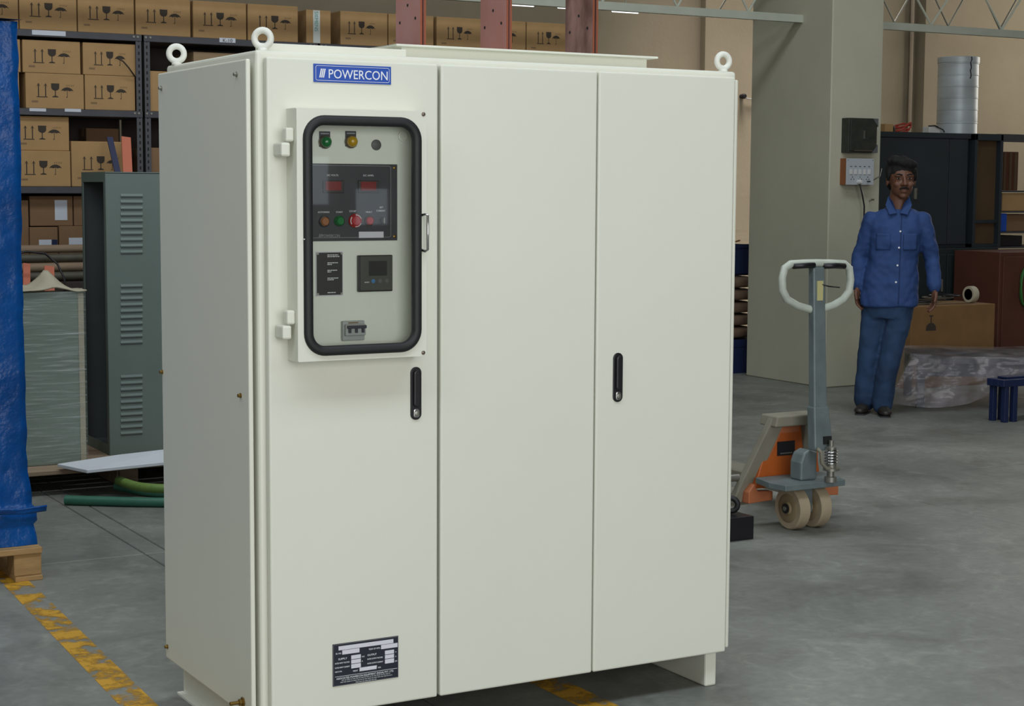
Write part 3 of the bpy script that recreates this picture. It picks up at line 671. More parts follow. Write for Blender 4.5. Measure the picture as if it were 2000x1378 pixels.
# carton on end with printed tape
q0 = PY(597, 50, RY+0.03).x; q1 = PY(645, 50, RY+0.03).x
tc_ = carton(q0, q1, ZS[0]+0.001, ZS[0]+0.212, 'narrow carton standing on end with white printed tape down its face', y=RY+0.02, sym=False)
bx('printed_tape', M['tape'], tc_, -0.038, 0.010, -0.0010, 0.0, 0.003, 0.2095)
text('lettering', 'SIEMENS', M['teal_ink'], tc_, (-0.027, -0.0012, 0.203), 0.032, 0.125, rot=(PI/2, PI/2, 0))
crow([(665, 757, 50, 'carton on the top shelf left of the first copper bar', {'sx': 0.88, 'cx': -0.02}),
      (759, 847, 60, 'carton on the top shelf mostly hidden behind the first copper bar', {'sx': 0.88}),
      (853, 941, 60, 'carton on the top shelf between the first and second copper bars', {'sx': 0.86}),
      (943, 1027, 70, 'carton on the top shelf mostly hidden behind the second copper bar', {'sx': 0.84}),
      (1029, 1113, 70, 'carton on the top shelf beside the third copper bar, last of its row', {'sx': 0.84})], ZS[0]+0.001, 0.216)
# second level, two layers
crow([(-70, 38, 180, 'carton on the second shelf, lower layer, cut by the tarpaulin', {}),
      (50, 164, 180, 'carton on the second shelf, lower layer, above two small shelf labels', {}),
      (166, 264, 180, 'carton on the second shelf, lower layer, against the rack posts', {'sx': 0.92})], ZS[1]+0.001, 0.207)
crow([(-75, 40, 110, 'carton on the second shelf, upper layer, cut by the tarpaulin', {'dz': 0.208}),
      (44, 157, 110, 'carton on the second shelf, upper layer, third highest of the left stack', {'dz': 0.208}),
      (162, 265, 110, 'carton on the second shelf, upper layer, with a small brown cable hanging over it', {'dz': 0.208, 'sx': 0.88})], ZS[1]+0.001, 0.400)
# second bay
crow([(292, 372, 180, 'carton on the second shelf just behind the cream cabinet corner', {'sym': False, 'hh': 0.245}),
      (378, 500, 110, 'tall plain tan carton under the K-10 shelf label', {'sym': False, 'm': 'card3', 'hh': 0.375, 'y': RY+0.05, 'depth': 0.36})], ZS[1]+0.001, 0.24)
# third level
crow([(30, 138, 330, 'lower carton of the two-high stack on the third shelf', {}), (140, 252, 330, 'single carton on the third shelf behind the leaning bars', {'hh': 0.272, 'depth': 0.26})], ZS[2]+0.001, 0.212)
crow([(28, 135, 260, 'upper carton of the two-high stack on the third shelf', {'dz': 0.213, 'y': RY+0.03})], ZS[2]+0.001, 0.415)
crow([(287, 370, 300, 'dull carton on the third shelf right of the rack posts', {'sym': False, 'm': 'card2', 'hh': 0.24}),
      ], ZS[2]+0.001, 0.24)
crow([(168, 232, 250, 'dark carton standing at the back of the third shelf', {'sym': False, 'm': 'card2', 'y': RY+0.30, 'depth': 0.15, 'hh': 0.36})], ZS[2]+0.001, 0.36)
# fourth level: plain cartons with paper labels
def lab(t, x, z, w_, h): bx('paper_label', M['paper'], t, x, x+w_, -0.0012, 0.0, z, z+h)
z4 = ZS[3]+0.001
a = PY(58, 460, RY+.05).x; b = PY(113, 460, RY+.05).x
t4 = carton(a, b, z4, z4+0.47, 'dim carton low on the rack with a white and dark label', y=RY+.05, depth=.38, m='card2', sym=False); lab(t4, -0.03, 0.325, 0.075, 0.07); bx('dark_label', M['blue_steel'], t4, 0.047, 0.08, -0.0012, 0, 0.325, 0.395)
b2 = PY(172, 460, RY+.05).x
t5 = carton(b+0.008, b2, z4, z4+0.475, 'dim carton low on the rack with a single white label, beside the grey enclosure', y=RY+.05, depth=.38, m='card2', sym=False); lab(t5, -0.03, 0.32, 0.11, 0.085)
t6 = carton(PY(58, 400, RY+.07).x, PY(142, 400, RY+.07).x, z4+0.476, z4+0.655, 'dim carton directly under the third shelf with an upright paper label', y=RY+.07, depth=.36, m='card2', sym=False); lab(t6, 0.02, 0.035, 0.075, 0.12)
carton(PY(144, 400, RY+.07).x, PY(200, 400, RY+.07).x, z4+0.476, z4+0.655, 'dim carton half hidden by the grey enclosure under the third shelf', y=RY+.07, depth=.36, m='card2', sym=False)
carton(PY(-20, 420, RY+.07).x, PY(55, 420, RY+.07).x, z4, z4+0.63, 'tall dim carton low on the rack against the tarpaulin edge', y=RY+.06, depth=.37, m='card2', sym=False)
# cable hanging over a carton
c0 = PY(228, 113, RY-0.03); c1 = PY(264, 150, RY-0.005)
tag(MB().tube([c0, c0.lerp(c1, 0.3)+Vector((0, -0.02, 0.012)), c0.lerp(c1, 0.6)+Vector((0, -0.02, 0.008)), c1], 0.0045, 8).build('brown_cable', M['ink'], smooth=True), 'short brown cable end dangling against a carton by the rack post', 'cable')
# leaning bars in front of the third shelf
def leaning(pa, pb, y0, y1, w_, m, name, label):
    A = PY(*pa, y0); B = PY(*pb, y1); d = (B-A).normalized(); sd = Vector((1, 0, 0)); sd = (sd-d*sd.dot(d)).normalized(); nn = d.cross(sd)
    mb = MB(); vs = [p + sd*a*w_/2 + nn*b*0.005 for p in (A, B) for a, b in ((-1, -1), (1, -1), (1, 1), (-1, 1))]
    mb.add(vs, [(0, 1, 2, 3), (4, 7, 6, 5), (0, 4, 5, 1), (1, 5, 6, 2), (2, 6, 7, 3), (3, 7, 4, 0)])
    return tag(mb.build(name, m), label, 'bar')
leaning((214, 268), (272, 520), 6.30, 5.75, 0.036, M['navy_bar'], 'flat_bar', 'navy painted flat bar leaning against the rack behind the grey enclosure')
leaning((246, 268), (258, 520), 6.33, 5.80, 0.056, M['orange_bar'], 'flat_bar', 'broad orange painted flat bar leaning against the rack behind the grey enclosure')
leaning((96, 520), (98, 640), 6.05, 5.75, 0.056, M['orange_bar'], 'flat_bar', 'orange painted bar with a hole standing behind the wrapped panel')
leaning((52, 515), (52, 640), 6.05, 5.75, 0.04, M['orange_bar'], 'flat_bar', 'orange painted bar standing at the edge of the tarpaulin')
q = PY(96, 529, 6.03); 
# bundles of rods lying on a trestle in front of the rack
for i, (r, lb) in enumerate(((0.028, 'lowest rod of the dim pile in front of the rack'), (0.026, 'second rod from the bottom of the dim pile in front of the rack'), (0.026, 'third rod from the bottom of the dim pile in front of the rack'), (0.024, 'uppermost rod of the dim pile in front of the rack'))):
    z = 0.88+0.0281+i*0.0535; yy = 6.20+0.01*i
    tag(MB().tube([(0.35, yy-0.06, z), (1.2, yy, z), (2.5, yy+0.02, z)], r, 10).build('steel_rod', M['mesh_rods'] if i % 2 == 0 else M['wood_grey'], smooth='auto'), lb, 'rod', 'rods piled in front of the rack')
tr = thing('trestle', 'low dim trestle under the piled rods', 'trestle')
bx('top_rail', M['dark_brown'], tr, 0.3, 2.6, 5.98, 6.3, 0.76, 0.879)
for x in (0.4, 1.5, 2.5):
    for y in (5.99, 6.24): bx('leg', M['dark_brown'], tr, x, x+0.05, y, y+0.05, 0, 0.76)
k0 = PY(52, 491, 5.9); k1 = PY(88, 495, 5.9); k2 = PY(112, 515, 5.9); k3 = PY(126, 545, 5.85)
tag(MB().tube([k0+Vector((-.2, 0, -.05)), k0, k1, k2, k3, k3+Vector((0, 0, -.3))], 0.006, 8).build('black_cable', M['black'], smooth=True), 'thin black cable arching above the wrapped panel', 'cable')

# ------------------------------------------------------------------ timber platform with wrapped panel and grey enclosure
PZT = 0.12
tp = thing('timber_platform', 'low weathered timber platform under the wrapped panel and grey enclosure', 'platform')
y = 4.02
while y < 5.9:
    bx('plank', M['wood_grey'], tp, 0.20, 2.3, y, y+0.105, PZT-0.022, PZT, bevel=0.003, seg=1); y += 0.118
for x in (0.22, 0.85, 1.5, 2.2):
    bx('bearer', M['wood_grey'], tp, x, x+0.09, 4.10, 5.88, 0.0, PZT-0.022, bevel=0.004, seg=1)
# stretch-wrapped panel
A = PZ(170, 903, PZT); wpw = 1.0
wp = thing('wrapped_panel', 'pale cabinet panel wound in clear stretch film standing by the tarpaulin', 'panel', (A.x, A.y, PZT))
hz = PY(165, 568, A.y).z-PZT
bx('panel_body', M['wrapped'], wp, -wpw, 0, 0, 0.10, 0, hz, bevel=0.006)
bx('edge_strip', M['cap'], wp, -0.030, -0.004, -0.004, 0.0, 0.0, hz-0.01, bevel=0.001)
def film(u, v):
    x = -wpw-0.004+(wpw+0.008)*u; z = v*hz
    return (x, -0.007-0.004*noise.noise(Vector((x*3, z*26, 0)))-0.003*noise.noise(Vector((x*9, z*60, 3))), z)
fm = MB().grid(film, 40, 120)
fm.build('stretch_film', M['stretch_film'], wp, smooth=True)
def capf(u, v):
    x = -wpw+(wpw+0.01)*u; yy = -0.012+0.16*v
    rise = 0.07*max(0, 1-abs((u-0.86)/0.10))**1.2 + 0.05*max(0, (u-0.45))**1.0*(u < 0.86) 
    return (x, yy, hz+0.006+rise*(0.25+v*1.0)+0.006*noise.noise(Vector((x*14, yy*20, 0))))
cp = MB().grid(capf, 50, 10).build('cap_sheet', M['cap'], wp, smooth=True)
so = cp.modifiers.new('t', 'SOLIDIFY'); so.thickness = 0.006
# grey louvred enclosure
B = PZ(215, 889, PZT); hE = PY(215, 337, B.y).z-PZT
W_, D_ = 0.62, 0.42
ge = thing('louvred_enclosure', 'open grey-green steel enclosure with rows of louvre slots', 'enclosure', (B.x, B.y, PZT))
G = M['grey_cab']; GI = M['grey_in']
bx('front_panel', G, ge, 0, W_, 0, 0.004, 0, hE, bevel=0.001)
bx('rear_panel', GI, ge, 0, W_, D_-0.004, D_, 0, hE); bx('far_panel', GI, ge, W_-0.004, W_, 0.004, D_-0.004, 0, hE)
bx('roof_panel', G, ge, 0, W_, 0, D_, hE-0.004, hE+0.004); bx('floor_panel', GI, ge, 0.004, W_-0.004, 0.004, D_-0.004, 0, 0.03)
bx('side_frame_upright', G, ge, -0.001, 0.003, 0.004, 0.035, 0, hE-0.004); bx('side_frame_upright', G, ge, -0.001, 0.003, D_-0.03, D_-0.004, 0, hE-0.004)
bx('side_frame_top', G, ge, -0.001, 0.003, 0.035, D_-0.03, hE-0.045, hE-0.004); bx('side_frame_bottom', G, ge, -0.001, 0.003, 0.035, D_-0.03, 0, 0.05)
lvm = MB().prism([(-0.0048, -0.002), (0.001, 0.012), (0.001, -0.011), (-0.0025, -0.006)], -0.055, 0.055, 'x')
lv0 = lvm.build('louvre', G); LV = lv0.data; bpy.data.objects.remove(lv0)
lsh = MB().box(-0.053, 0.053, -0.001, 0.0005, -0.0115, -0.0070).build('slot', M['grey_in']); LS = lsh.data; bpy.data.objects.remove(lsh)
for y0, y1 in ((382, 492), (558, 668), (735, 845)):
    for k in range(10):
        qy = PY(257, y0+(y1-y0)*k/9, B.y)
        o = bpy.data.objects.new('louvre', LV); col.objects.link(o); o.parent = ge; o.location = (qy.x-B.x, 0, qy.z-PZT)
        s_ = bpy.data.objects.new('slot', LS); col.objects.link(s_); s_.parent = o
# foam sheet and hoses
F = [PZ(112, 912, PZT+0.012), PZ(170, 924, PZT+0.012), PZ(420, 898, PZT+0.03), PZ(350, 880, PZT+0.05), PZ(230, 894, PZT+0.03)]
fs = MB(); n5 = len(F); fs.add([p for p in F]+[p+Vector((0, 0, 0.016)) for p in F], [tuple(range(n5))[::-1], tuple(n5+i for i in range(n5))]+[(i, (i+1) % n5, n5+(i+1) % n5, n5+i) for i in range(n5)])
tag(fs.build('foam_sheet', M['foam'], bevel=0.002, seg=1), 'white foam sheet lying on the timber platform', 'sheet')
def hose(pts, r, m, label):
    P_ = [PZ(px, py, r+dz) for px, py, dz in pts]
    # resample smoothly
    out = []
    for i in range(len(P_)-1):
        p0, p1, p2, p3 = P_[max(i-1, 0)], P_[i], P_[i+1], P_[min(i+2, len(P_)-1)]
        for k in range(8):
            t = k/8; out.append(0.5*((2*p1)+(p2-p0)*t+(2*p0-5*p1+4*p2-p3)*t*t+(3*p1-p0-3*p2+p3)*t**3))
    out.append(P_[-1]); h = thing('hose', label, 'hose', group='hoses lying by the platform')
    MB().tube(out, r, 12).build('hose_wall', m, h, smooth='auto'); d = (out[0]-out[1]).normalized()
    MB().cyl(out[0]+d*0.0004, out[0]+d*0.0012, r*0.72, 12).build('bore', M['dark'], h)
hose([(128, 976, 0), (200, 978, 0), (280, 980, 0), (360, 980, 0), (480, 975, 0)], 0.022, M['hose'], 'nearest blue-green hose lying straight on the floor')
hose([(226, 948, 0.02), (290, 961, 0), (380, 966, 0)], 0.020, M['hose'], 'middle blue-green hose curving out from under the foam sheet')
hose([(232, 938, 0.05), (270, 950, 0.05), (330, 954, 0.05), (420, 950, 0.05)], 0.022, M['hose2'], 'yellow-green hose bending under the foam sheet')

# ------------------------------------------------------------------ blue tarpaulin load on a timber pallet
pa = thing('pallet', 'timber pallet under the blue tarpaulin load', 'pallet')
px1 = 0.022
y = 2.32
while y < 3.4: bx('deck_board', M['wood'], pa, -1.15, px1, y, y+0.10, 0.100, 0.122, bevel=0.002, seg=1); y += 0.128
for x in (-1.15, -0.60, px1-0.10):
    for yy in (2.335, 2.80, 3.30): bx('block', M['wood'], pa, x, x+0.10, yy, yy+0.11, 0.018, 0.1, bevel=0.003, seg=1)
for x in (-1.15, -0.60, px1-0.10): bx('bottom_board', M['wood'], pa, x, x+0.10, 2.32, 3.41, 0.0, 0.018, bevel=0.002, seg=1)
tx0, tx1, ty0, ty1, tzb, tzt = -1.10, -0.010, 2.40, 3.30, 0.123, 2.030
def tarp_pt(u, v):
    # u runs round the four sides, v from the hem up
    per = [(tx0, ty0), (tx1, ty0), (tx1, ty1), (tx0, ty1), (tx0, ty0)]
    s_ = (u*4) % 4; i = int(s_); t = s_-i
    if u >= 1: i, t = 3, 1.0
    a = Vector(per[i]); b = Vector(per[i+1]); p = a.lerp(b, t)
    z = tzb+(tzt-tzb)*v
    out = Vector((p.x-(tx0+tx1)/2, p.y-(ty0+ty1)/2)).normalized()
    fl2 = 0.045*max(0, (0.14-v)/0.14)**0.8 * (1.0 if v > 0.045 or True else 0)
    if 0.045 < v < 0.075: fl2 += 0.018
    w1 = 0.010*noise.noise(Vector((p.x*5+3, p.y*5, z*2.2)))+0.007*abs(noise.noise(Vector((p.x*9, p.y*9+2, z*6))))+0.004*noise.noise(Vector((p.x*25, p.y*25, z*14)))
    w1 *= 1.0+1.5*max(0, 0.2-v)*5
    p = p+out*(fl2+w1)
    return (p.x, p.y, z+0.004*noise.noise(Vector((p.x*7, p.y*7, 9)))*(v > 0.02))
tl = thing('tarpaulin_load', 'tall load wrapped in a crinkled blue tarpaulin', 'tarpaulin')
MB().grid(tarp_pt, 160, 130).build('tarpaulin_sides', M['tarp'], tl, smooth=True)
def tarp_top(u, v): 
    x = tx0-0.02+(tx1-tx0+0.035)*u; yy = ty0-0.02+(ty1-ty0+0.04)*v
    return (x, yy, tzt+0.012*noise.noise(Vector((x*6, yy*6, 1)))+0.01)
to = MB().grid(tarp_top, 40, 30).build('tarpaulin_top', M['tarp'], tl, smooth=True)
def hem(u, v):
    x = tx0+(tx1+0.055-tx0)*u; z = 0.262+0.022*v-0.012*u+0.006*noise.noise(Vector((x*10, 0, 0)))
    return (x, ty0-0.055-0.012*v+0.008*noise.noise(Vector((x*12, v*2, 0))), z)
hm = MB().grid(hem, 40, 4).build('folded_hem', M['tarp'], tl, smooth=True); sm_ = hm.modifiers.new('t', 'SOLIDIFY'); sm_.thickness = 0.006

# ------------------------------------------------------------------ roof trusses and tube lights
def truss(x0, x1, y, z, label, hgt=0.50, pitch=0.42, m='truss'):
    t = thing('roof_truss', label, 'truss', group='light steel roof trusses')
    bx('bottom_chord', M[m], t, x0, x1, y-0.025, y+0.025, z-0.025, z+0.030); bx('top_chord', M[m], t, x0, x1, y-0.025, y+0.025, z+hgt, z+hgt+0.05)
    x = x0+0.05; k = 0
    while x+pitch/2 < x1:
        a = (x, y, z+0.03) if k % 2 == 0 else (x, y, z+hgt); b = (x+pitch/2, y, z+hgt) if k % 2 == 0 else (x+pitch/2, y, z+0.03)
        MB().cyl(a, b, 0.008, 8).build('diagonal_rod', M[m], t, smooth='auto'); x += pitch/2; k += 1
    return t
truss(-2.0, PX(1560, 40, cx0).y*0+cx0+0.0, 6.16, 2.675, 'pale roof truss ending against the column above the cream cabinet', pitch=0.62)
truss(cx1, 13.4, 6.16, 2.665, 'pale roof truss beyond the column above the drum', pitch=0.74)
truss(cx1+0.3, 13.4, 8.3, 2.93, 'darker roof truss further back near the rear wall', pitch=0.66, m='truss_dark')
emt = bpy.data.materials.new('lit_fluorescent_tube'); emt.use_nodes = True; eb = emt.node_tree.nodes['Principled BSDF']; eb.inputs['Emission Color'].default_value = (0.92, 1, 1, 1); eb.inputs['Emission Strength'].default_value = 1.6
for i, (pxa, pxb, py, lb) in enumerate(((1000, 1042, 9, 'lit tube light between the second and third copper bars'), (1090, 1116, 14, 'lit tube light just left of the third copper bar'), (1196, 1246, 22, 'lit tube light just right of the third copper bar'))):
    A = PY(pxa, py, 8.6); Bq = PY(pxb, py, 8.6); zc = (A.z+Bq.z)/2
    t = thing('tube_light', lb, 'light', group='tube lights under the far roof')
    L_ = Bq.x-A.x
    MB().cyl((A.x, 8.6, zc), (Bq.x, 8.6, zc), 0.014, 10).build('tube', emt, t, smooth='auto')
    bx('batten', M['white_pl'], t, A.x-0.02, Bq.x+0.02, 8.58, 8.62, zc+0.016, zc+0.05); bx('hanger', M['truss'], t, (A.x+Bq.x)/2-0.005, (A.x+Bq.x)/2+0.005, 8.595, 8.605, zc+0.05, 6.0)

# ------------------------------------------------------------------ column fittings
q0 = PY(1653, 230, 5.75); q1 = PY(1707, 299, 5.75)
fb = thing('fuse_box', 'grimy black fuse box mounted on the column', 'fuse box')
bx('case', M['dirty_black'], fb, q0.x, q1.x, 5.72, 5.80, q1.z, q0.z, bevel=0.004)
bx('cover', M['dirty_black'], fb, q0.x+0.012, q1.x-0.012, 5.712, 5.722, q1.z+0.015, q0.z-0.012, bevel=0.003)
bx('switch_knob', M['steel'], fb, (q0.x+q1.x)/2-0.003, (q0.x+q1.x)/2+0.003, 5.70, 5.714, q1.z+0.10, q1.z+0.16)
bx('name_strip', M['screw'], fb, q0.x+0.05, q1.x-0.05, 5.71, 5.714, q1.z+0.012, q1.z+0.020)
for sx_ in (0, 1):
    xx = q1.x-0.002; MB().prism([(xx-0.05, q1.z+0.001), (xx, q1.z+0.001), (xx, q1.z+0.06)] if sx_ == 0 else [(xx-0.05, q0.z-0.001), (xx, q0.z-0.06), (xx, q0.z-0.001)], 5.708, 5.721).build('corner_gusset', M['plug'], fb)
q0 = PY(1650, 309, 5.75); q1 = PY(1702, 361, 5.75)
sb = thing('switchboard', 'white socket and switch board with a brown wooden side on the column', 'switchboard')
bx('back_box', M['redwood'], sb, q0.x, q1.x, 5.735, 5.80, q1.z, q0.z, bevel=0.002)
bx('face_plate', M['off_pl'], sb, q0.x, q1.x, 5.728, 5.7355, q1.z, q0.z, bevel=0.002)
wS = q1.x-q0.x
for k in range(5):
    xx = q0.x+wS*(0.16+0.165*k); 
    bx('switch', M['white_pl'], sb, xx-0.012, xx+0.012, 5.722, 5.729, q0.z-0.115, q0.z-0.078, bevel=0.002)
    bx('socket_mark', M['plug'], sb, xx-0.008, xx+0.008, 5.7265, 5.7285, q0.z-0.060, q0.z-0.054)
for k in range(3):
    xx = q0.x+wS*(0.22+0.28*k)
    for dx, dz in ((-0.012, 0), (0.012, 0), (0, 0.016)): MB().lathe([(0.004, 0), (0.004, 0.001)], (xx+dx, 5.728, q1.z+0.040+dz), 'y', 8).build('socket_hole', M['black'], sb)
for (a, b) in ((0.012, -0.012), (wS-0.012, -0.012), (0.012, -wS+0.012)): MB().lathe([(0.004, 0), (0.003, 0.002)], (q0.x+a, 5.728, q0.z+b), 'y', 8).build('screw', M['steel'], sb)
pg = thing('plug_lead', 'black plug lead hanging from the switchboard', 'cable')
A = PY(1678, 355, 5.72); Bq = PY(1688, 402, 5.74)
MB().tube([A, A.lerp(Bq, .5)+Vector((0.005, 0, 0)), Bq, Bq+Vector((0.02, 0.02, -0.4)), Bq+Vector((0.05, 0.03, -1.0))], 0.006, 8).build('lead', M['black'], pg, smooth=True)
MB().lathe([(0.018, 0), (0.018, 0.02), (0.010, 0.035)], (A.x, 5.727, A.z), 'y', 12).build('plug', M['white_pl'], pg, smooth='auto')
A = PY(1694, 354, 5.715); Bq = PY(1718, 345, 5.78)
tag(MB().tube([A, A.lerp(Bq, .35)+Vector((0, 0, -0.012)), A.lerp(Bq, .7)+Vector((0, 0, -0.004)), Bq, Bq+Vector((0.06, 0.05, 0.06))], 0.004, 8).build('thin_wire', M['black'], smooth=True), 'thin black wire looping from the switchboard round the column edge', 'cable')
A = PY(1701, 390, 5.78)
tag(MB().cyl((A.x, 5.80, A.z-0.01), (A.x, 5.76, A.z), 0.004, 8).box(A.x-0.012, A.x+0.012, 5.757, 5.764, A.z-0.006, A.z+0.008).build('wall_nail', M['steel']), 'nail in the column below the switchboard', 'nail')
A = PY(1450, 188, 9.4)
ck = thing('conduit_cap', 'round black conduit cap with a grey lead beside the cream cabinet top corner', 'cap')
MB().lathe([(0.022, -0.02), (0.026, 0.03), (0.018, 0.045)], (A.x, 9.40, A.z), 'y', 14).build('cap_body', M['black'], ck, smooth='auto')
MB().tube([(A.x, 9.40, A.z), (A.x+0.06, 9.40, A.z-0.02), (A.x+0.2, 9.40, A.z-0.03)], 0.005, 6).build('lead', M['grey_ink'], ck, smooth=True)

# ------------------------------------------------------------------ hand pallet truck
pt = thing('pallet_truck', 'orange and grey hand pallet truck with upright white loop handle', 'pallet truck')
TG, TD, OR, OP = M['truck_grey'], M['truck_dust'], M['orange'], M['orange_pale']
for xw in (3.045, 3.160):
    wv = empty('steer_wheel'); wv.parent = pt; yw, zw, rw = 1.775, 0.0915, 0.0915
    MB().lathe([(rw-0.006, 0.0), (rw, 0.006), (rw, 0.050), (rw-0.006, 0.056)], (xw, yw, zw), 'x', 36).build('tyre', M['nylon'], wv, smooth='auto')
    MB().lathe([(0.062, -0.0006), (0.060, -0.002), (0.030, -0.002), (0.026, -0.010), (0.024, -0.010)], (xw, yw, zw), 'x', 30).build('wheel_disc', M['nylon_hub'], wv, smooth='auto')
    MB().lathe([(0.022, -0.009), (0.022, -0.013), (0.012, -0.014)], (xw, yw, zw), 'x', 18).build('bearing_seal', M['black'], wv, smooth='auto')
    MB().lathe([(0.010, -0.012), (0.010, -0.018), (0.005, -0.019)], (xw, yw, zw), 'x', 12).build('axle_end', M['steel'], wv, smooth='auto')
bx('axle_fork', TG, pt, 3.105, 3.156, 1.745, 1.805, 0.07, 0.19, bevel=0.004)
MB().prism([(2.945, 1.665), (3.265, 1.665), (3.31, 1.78), (3.31, 1.89), (2.96, 1.89), (2.93, 1.76)], 0.188, 0.214, 'z').build('base_plate', TG, pt, bevel=0.003)
# fork heels, slanted side frames, tines
def q4(x0, x1, y0, y1, z): return [(x0, y0, z), (x1, y0, z), (x1, y1, z), (x0, y1, z)]
for top, bot, bx0, bx1, tx in (((3.030, 3.105), (2.880, 2.970), 2.930, 3.060, 2.865), ((3.205, 3.275), (3.255, 3.340), 3.300, 3.425, 3.300)):
    MB().loft([q4(bot[0], bot[1], 1.945, 1.985, 0.098), q4(top[0], top[1], 1.862, 1.900, 0.474)]).build('slanted_side_frame', TD, pt, bevel=0.005)
    MB().loft([q4(bot[1]-0.002, bot[1]+0.006, 1.948, 1.985, 0.098), q4(top[1]-0.002, top[1]+0.006, 1.865, 1.900, 0.47)]).build('frame_edge_lip', OP, pt)
    MB().prism([(bx0, 0.100), (bx1, 0.106), (bx1, 0.146), (bx0+0.05, 0.150), (bx0+0.03, 0.185), (bx0, 0.150)] if bx0 < 3.1 else [(bx0, 0.104), (bx1, 0.098), (bx1, 0.146), (bx0, 0.156)], 1.895, 1.944).build('heel_bracket', OP, pt, bevel=0.004)
    t_ = MB().prism([(tx, 0.078), (tx, 0.13), (tx+0.012, 0.138), (tx+0.13, 0.138), (tx+0.142, 0.13), (tx+0.142, 0.078)], 1.986, 3.05, 'y').build('fork_tine', TD, pt, bevel=0.003)
    MB().cyl((tx+0.02, 2.90, 0.04), (tx+0.12, 2.90, 0.04), 0.04, 18).build('load_roller', M['nylon'], t_, smooth='auto')
    for xx in (tx+0.006, tx+0.122): bx('roller_bracket', TG, t_, xx, xx+0.012, 2.86, 2.94, 0.02, 0.09)
MB().cyl((2.868, 1.965, 0.205), (2.925, 1.965, 0.205), 0.016, 14).build('pivot_pin', M['steel'], pt, smooth='auto')
# orange housing with capping
MB().prism([(2.965, 0.16), (3.335, 0.16), (3.275, 0.440), (3.06, 0.440)], 1.905, 1.944).build('housing', OR, pt, bevel=0.006)
MB().prism([(3.020, 0.432), (3.285, 0.432), (3.275, 0.478), (3.030, 0.478)], 1.835, 1.95).build('crosshead_cap', TD, pt, bevel=0.006)
bx('gusset_plate', OP, pt, 3.09, 3.20, 1.898, 1.905, 0.395, 0.432)
lb_ = bx('rating_label', M['black'], pt, 3.085, 3.180, 1.9020, 1.9052, 0.296, 0.357)
bx('label_print', M['steel'], lb_, 3.10, 3.165, 1.9005, 1.9022, 0.303, 0.308)
# hydraulic pump with spring and lever bracket
pm = empty('hydraulic_pump'); pm.parent = pt
MB().prism([(3.072, 0.214), (3.160, 0.214), (3.160, 0.330), (3.12, 0.345), (3.088, 0.330), (3.072, 0.29)], 1.725, 1.80).build('pump_body', TG, pm, bevel=0.008)
MB().lathe([(0.026, 0.214), (0.026, 0.235), (0.016, 0.238), (0.016, 0.26), (0.032, 0.262), (0.032, 0.272), (0.024, 0.274), (0.024, 0.29)], (3.175, 1.655, 0), 'z', 20).build('ram_collar', M['steel'], pm, smooth='auto')
sp_ = []
for k in range(65): a = k/12*2*PI; sp_.append((3.175+0.024*math.cos(a), 1.655+0.024*math.sin(a), 0.285+0.065*k/64))
MB().tube(sp_, 0.0045, 6).build('return_spring', M['chrome'], pm, smooth=True)
MB().lathe([(0.014, 0.28), (0.014, 0.352), (0.022, 0.353), (0.022, 0.362), (0.010, 0.366), (0.010, 0.39)], (3.175, 1.655, 0), 'z', 16).build('ram', M['steel'], pm, smooth='auto')
MB().tube([(3.10, 1.655, 0.36), (3.115, 1.648, 0.345), (3.118, 1.645, 0.30), (3.14, 1.64, 0.275), (3.205, 1.64, 0.268)], 0.008, 8).build('release_lever', TD, pm, smooth=True)
# draw bar
db = empty('draw_bar'); db.parent = pt
def lof(y0, z0, x0, x1, d0, y1, z1, x2, x3, d1):
    return MB().loft([[(x0, y0-d0, z0), (x1, y0-d0, z0), (x1, y0+d0, z0), (x0, y0+d0, z0)], [(x2, y1-d1, z1), (x3, y1-d1, z1), (x3, y1+d1, z1), (x2, y1+d1, z1)]])
lof(1.700, 0.345, 3.105, 3.205, 0.025, 1.720, 0.53, 3.112, 3.192, 0.025).build('lower_yoke', TG, db, bevel=0.006)
bx('yoke_slot', M['dark'], db, 3.150, 3.190, 1.671, 1.679, 0.372, 0.405)
lof(1.720, 0.52, 3.117, 3.187, 0.020, 1.752, 1.118, 3.124, 3.186, 0.018).build('post', TG, db, bevel=0.006)
bx('sticker', M['yellow_tag'], db, 3.140, 3.172, 1.726, 1.731, 0.93, 1.06)
hl = [(3.140, 1.750, 0.935), (3.06, 1.750, 0.955), (2.998, 1.750, 0.985), (2.974, 1.750, 1.025), (2.972, 1.750, 1.075), (2.984, 1.751, 1.115), (3.015, 1.752, 1.132), (3.08, 1.752, 1.134), (3.155, 1.752, 1.134), (3.23, 1.752, 1.132), (3.305, 1.752, 1.128), (3.332, 1.751, 1.108), (3.340, 1.750, 1.06), (3.334, 1.750, 1.01), (3.30, 1.750, 0.975), (3.25, 1.750, 0.953), (3.17, 1.750, 0.935)]
MB().tube(hl, 0.0165, 12).build('loop_handle', M['handle_white'], db, smooth='auto')
MB().tube([(3.02, 1.740, 1.124), (3.09, 1.738, 1.126), (3.13, 1.738, 1.126)], 0.0125, 8).build('grip_wear_patch', M['black'], db, smooth=True)
MB().tube([(3.18, 1.738, 1.122), (3.24, 1.736, 1.122), (3.295, 1.737, 1.119)], 0.0125, 8).build('grip_wear_patch', M['black'], db, smooth=True)
MB().tube([(3.165, 1.728, 1.045), (3.20, 1.725, 1.036), (3.26, 1.725, 1.030)], 0.003, 6).build('control_rod', M['black'], db, smooth=True)
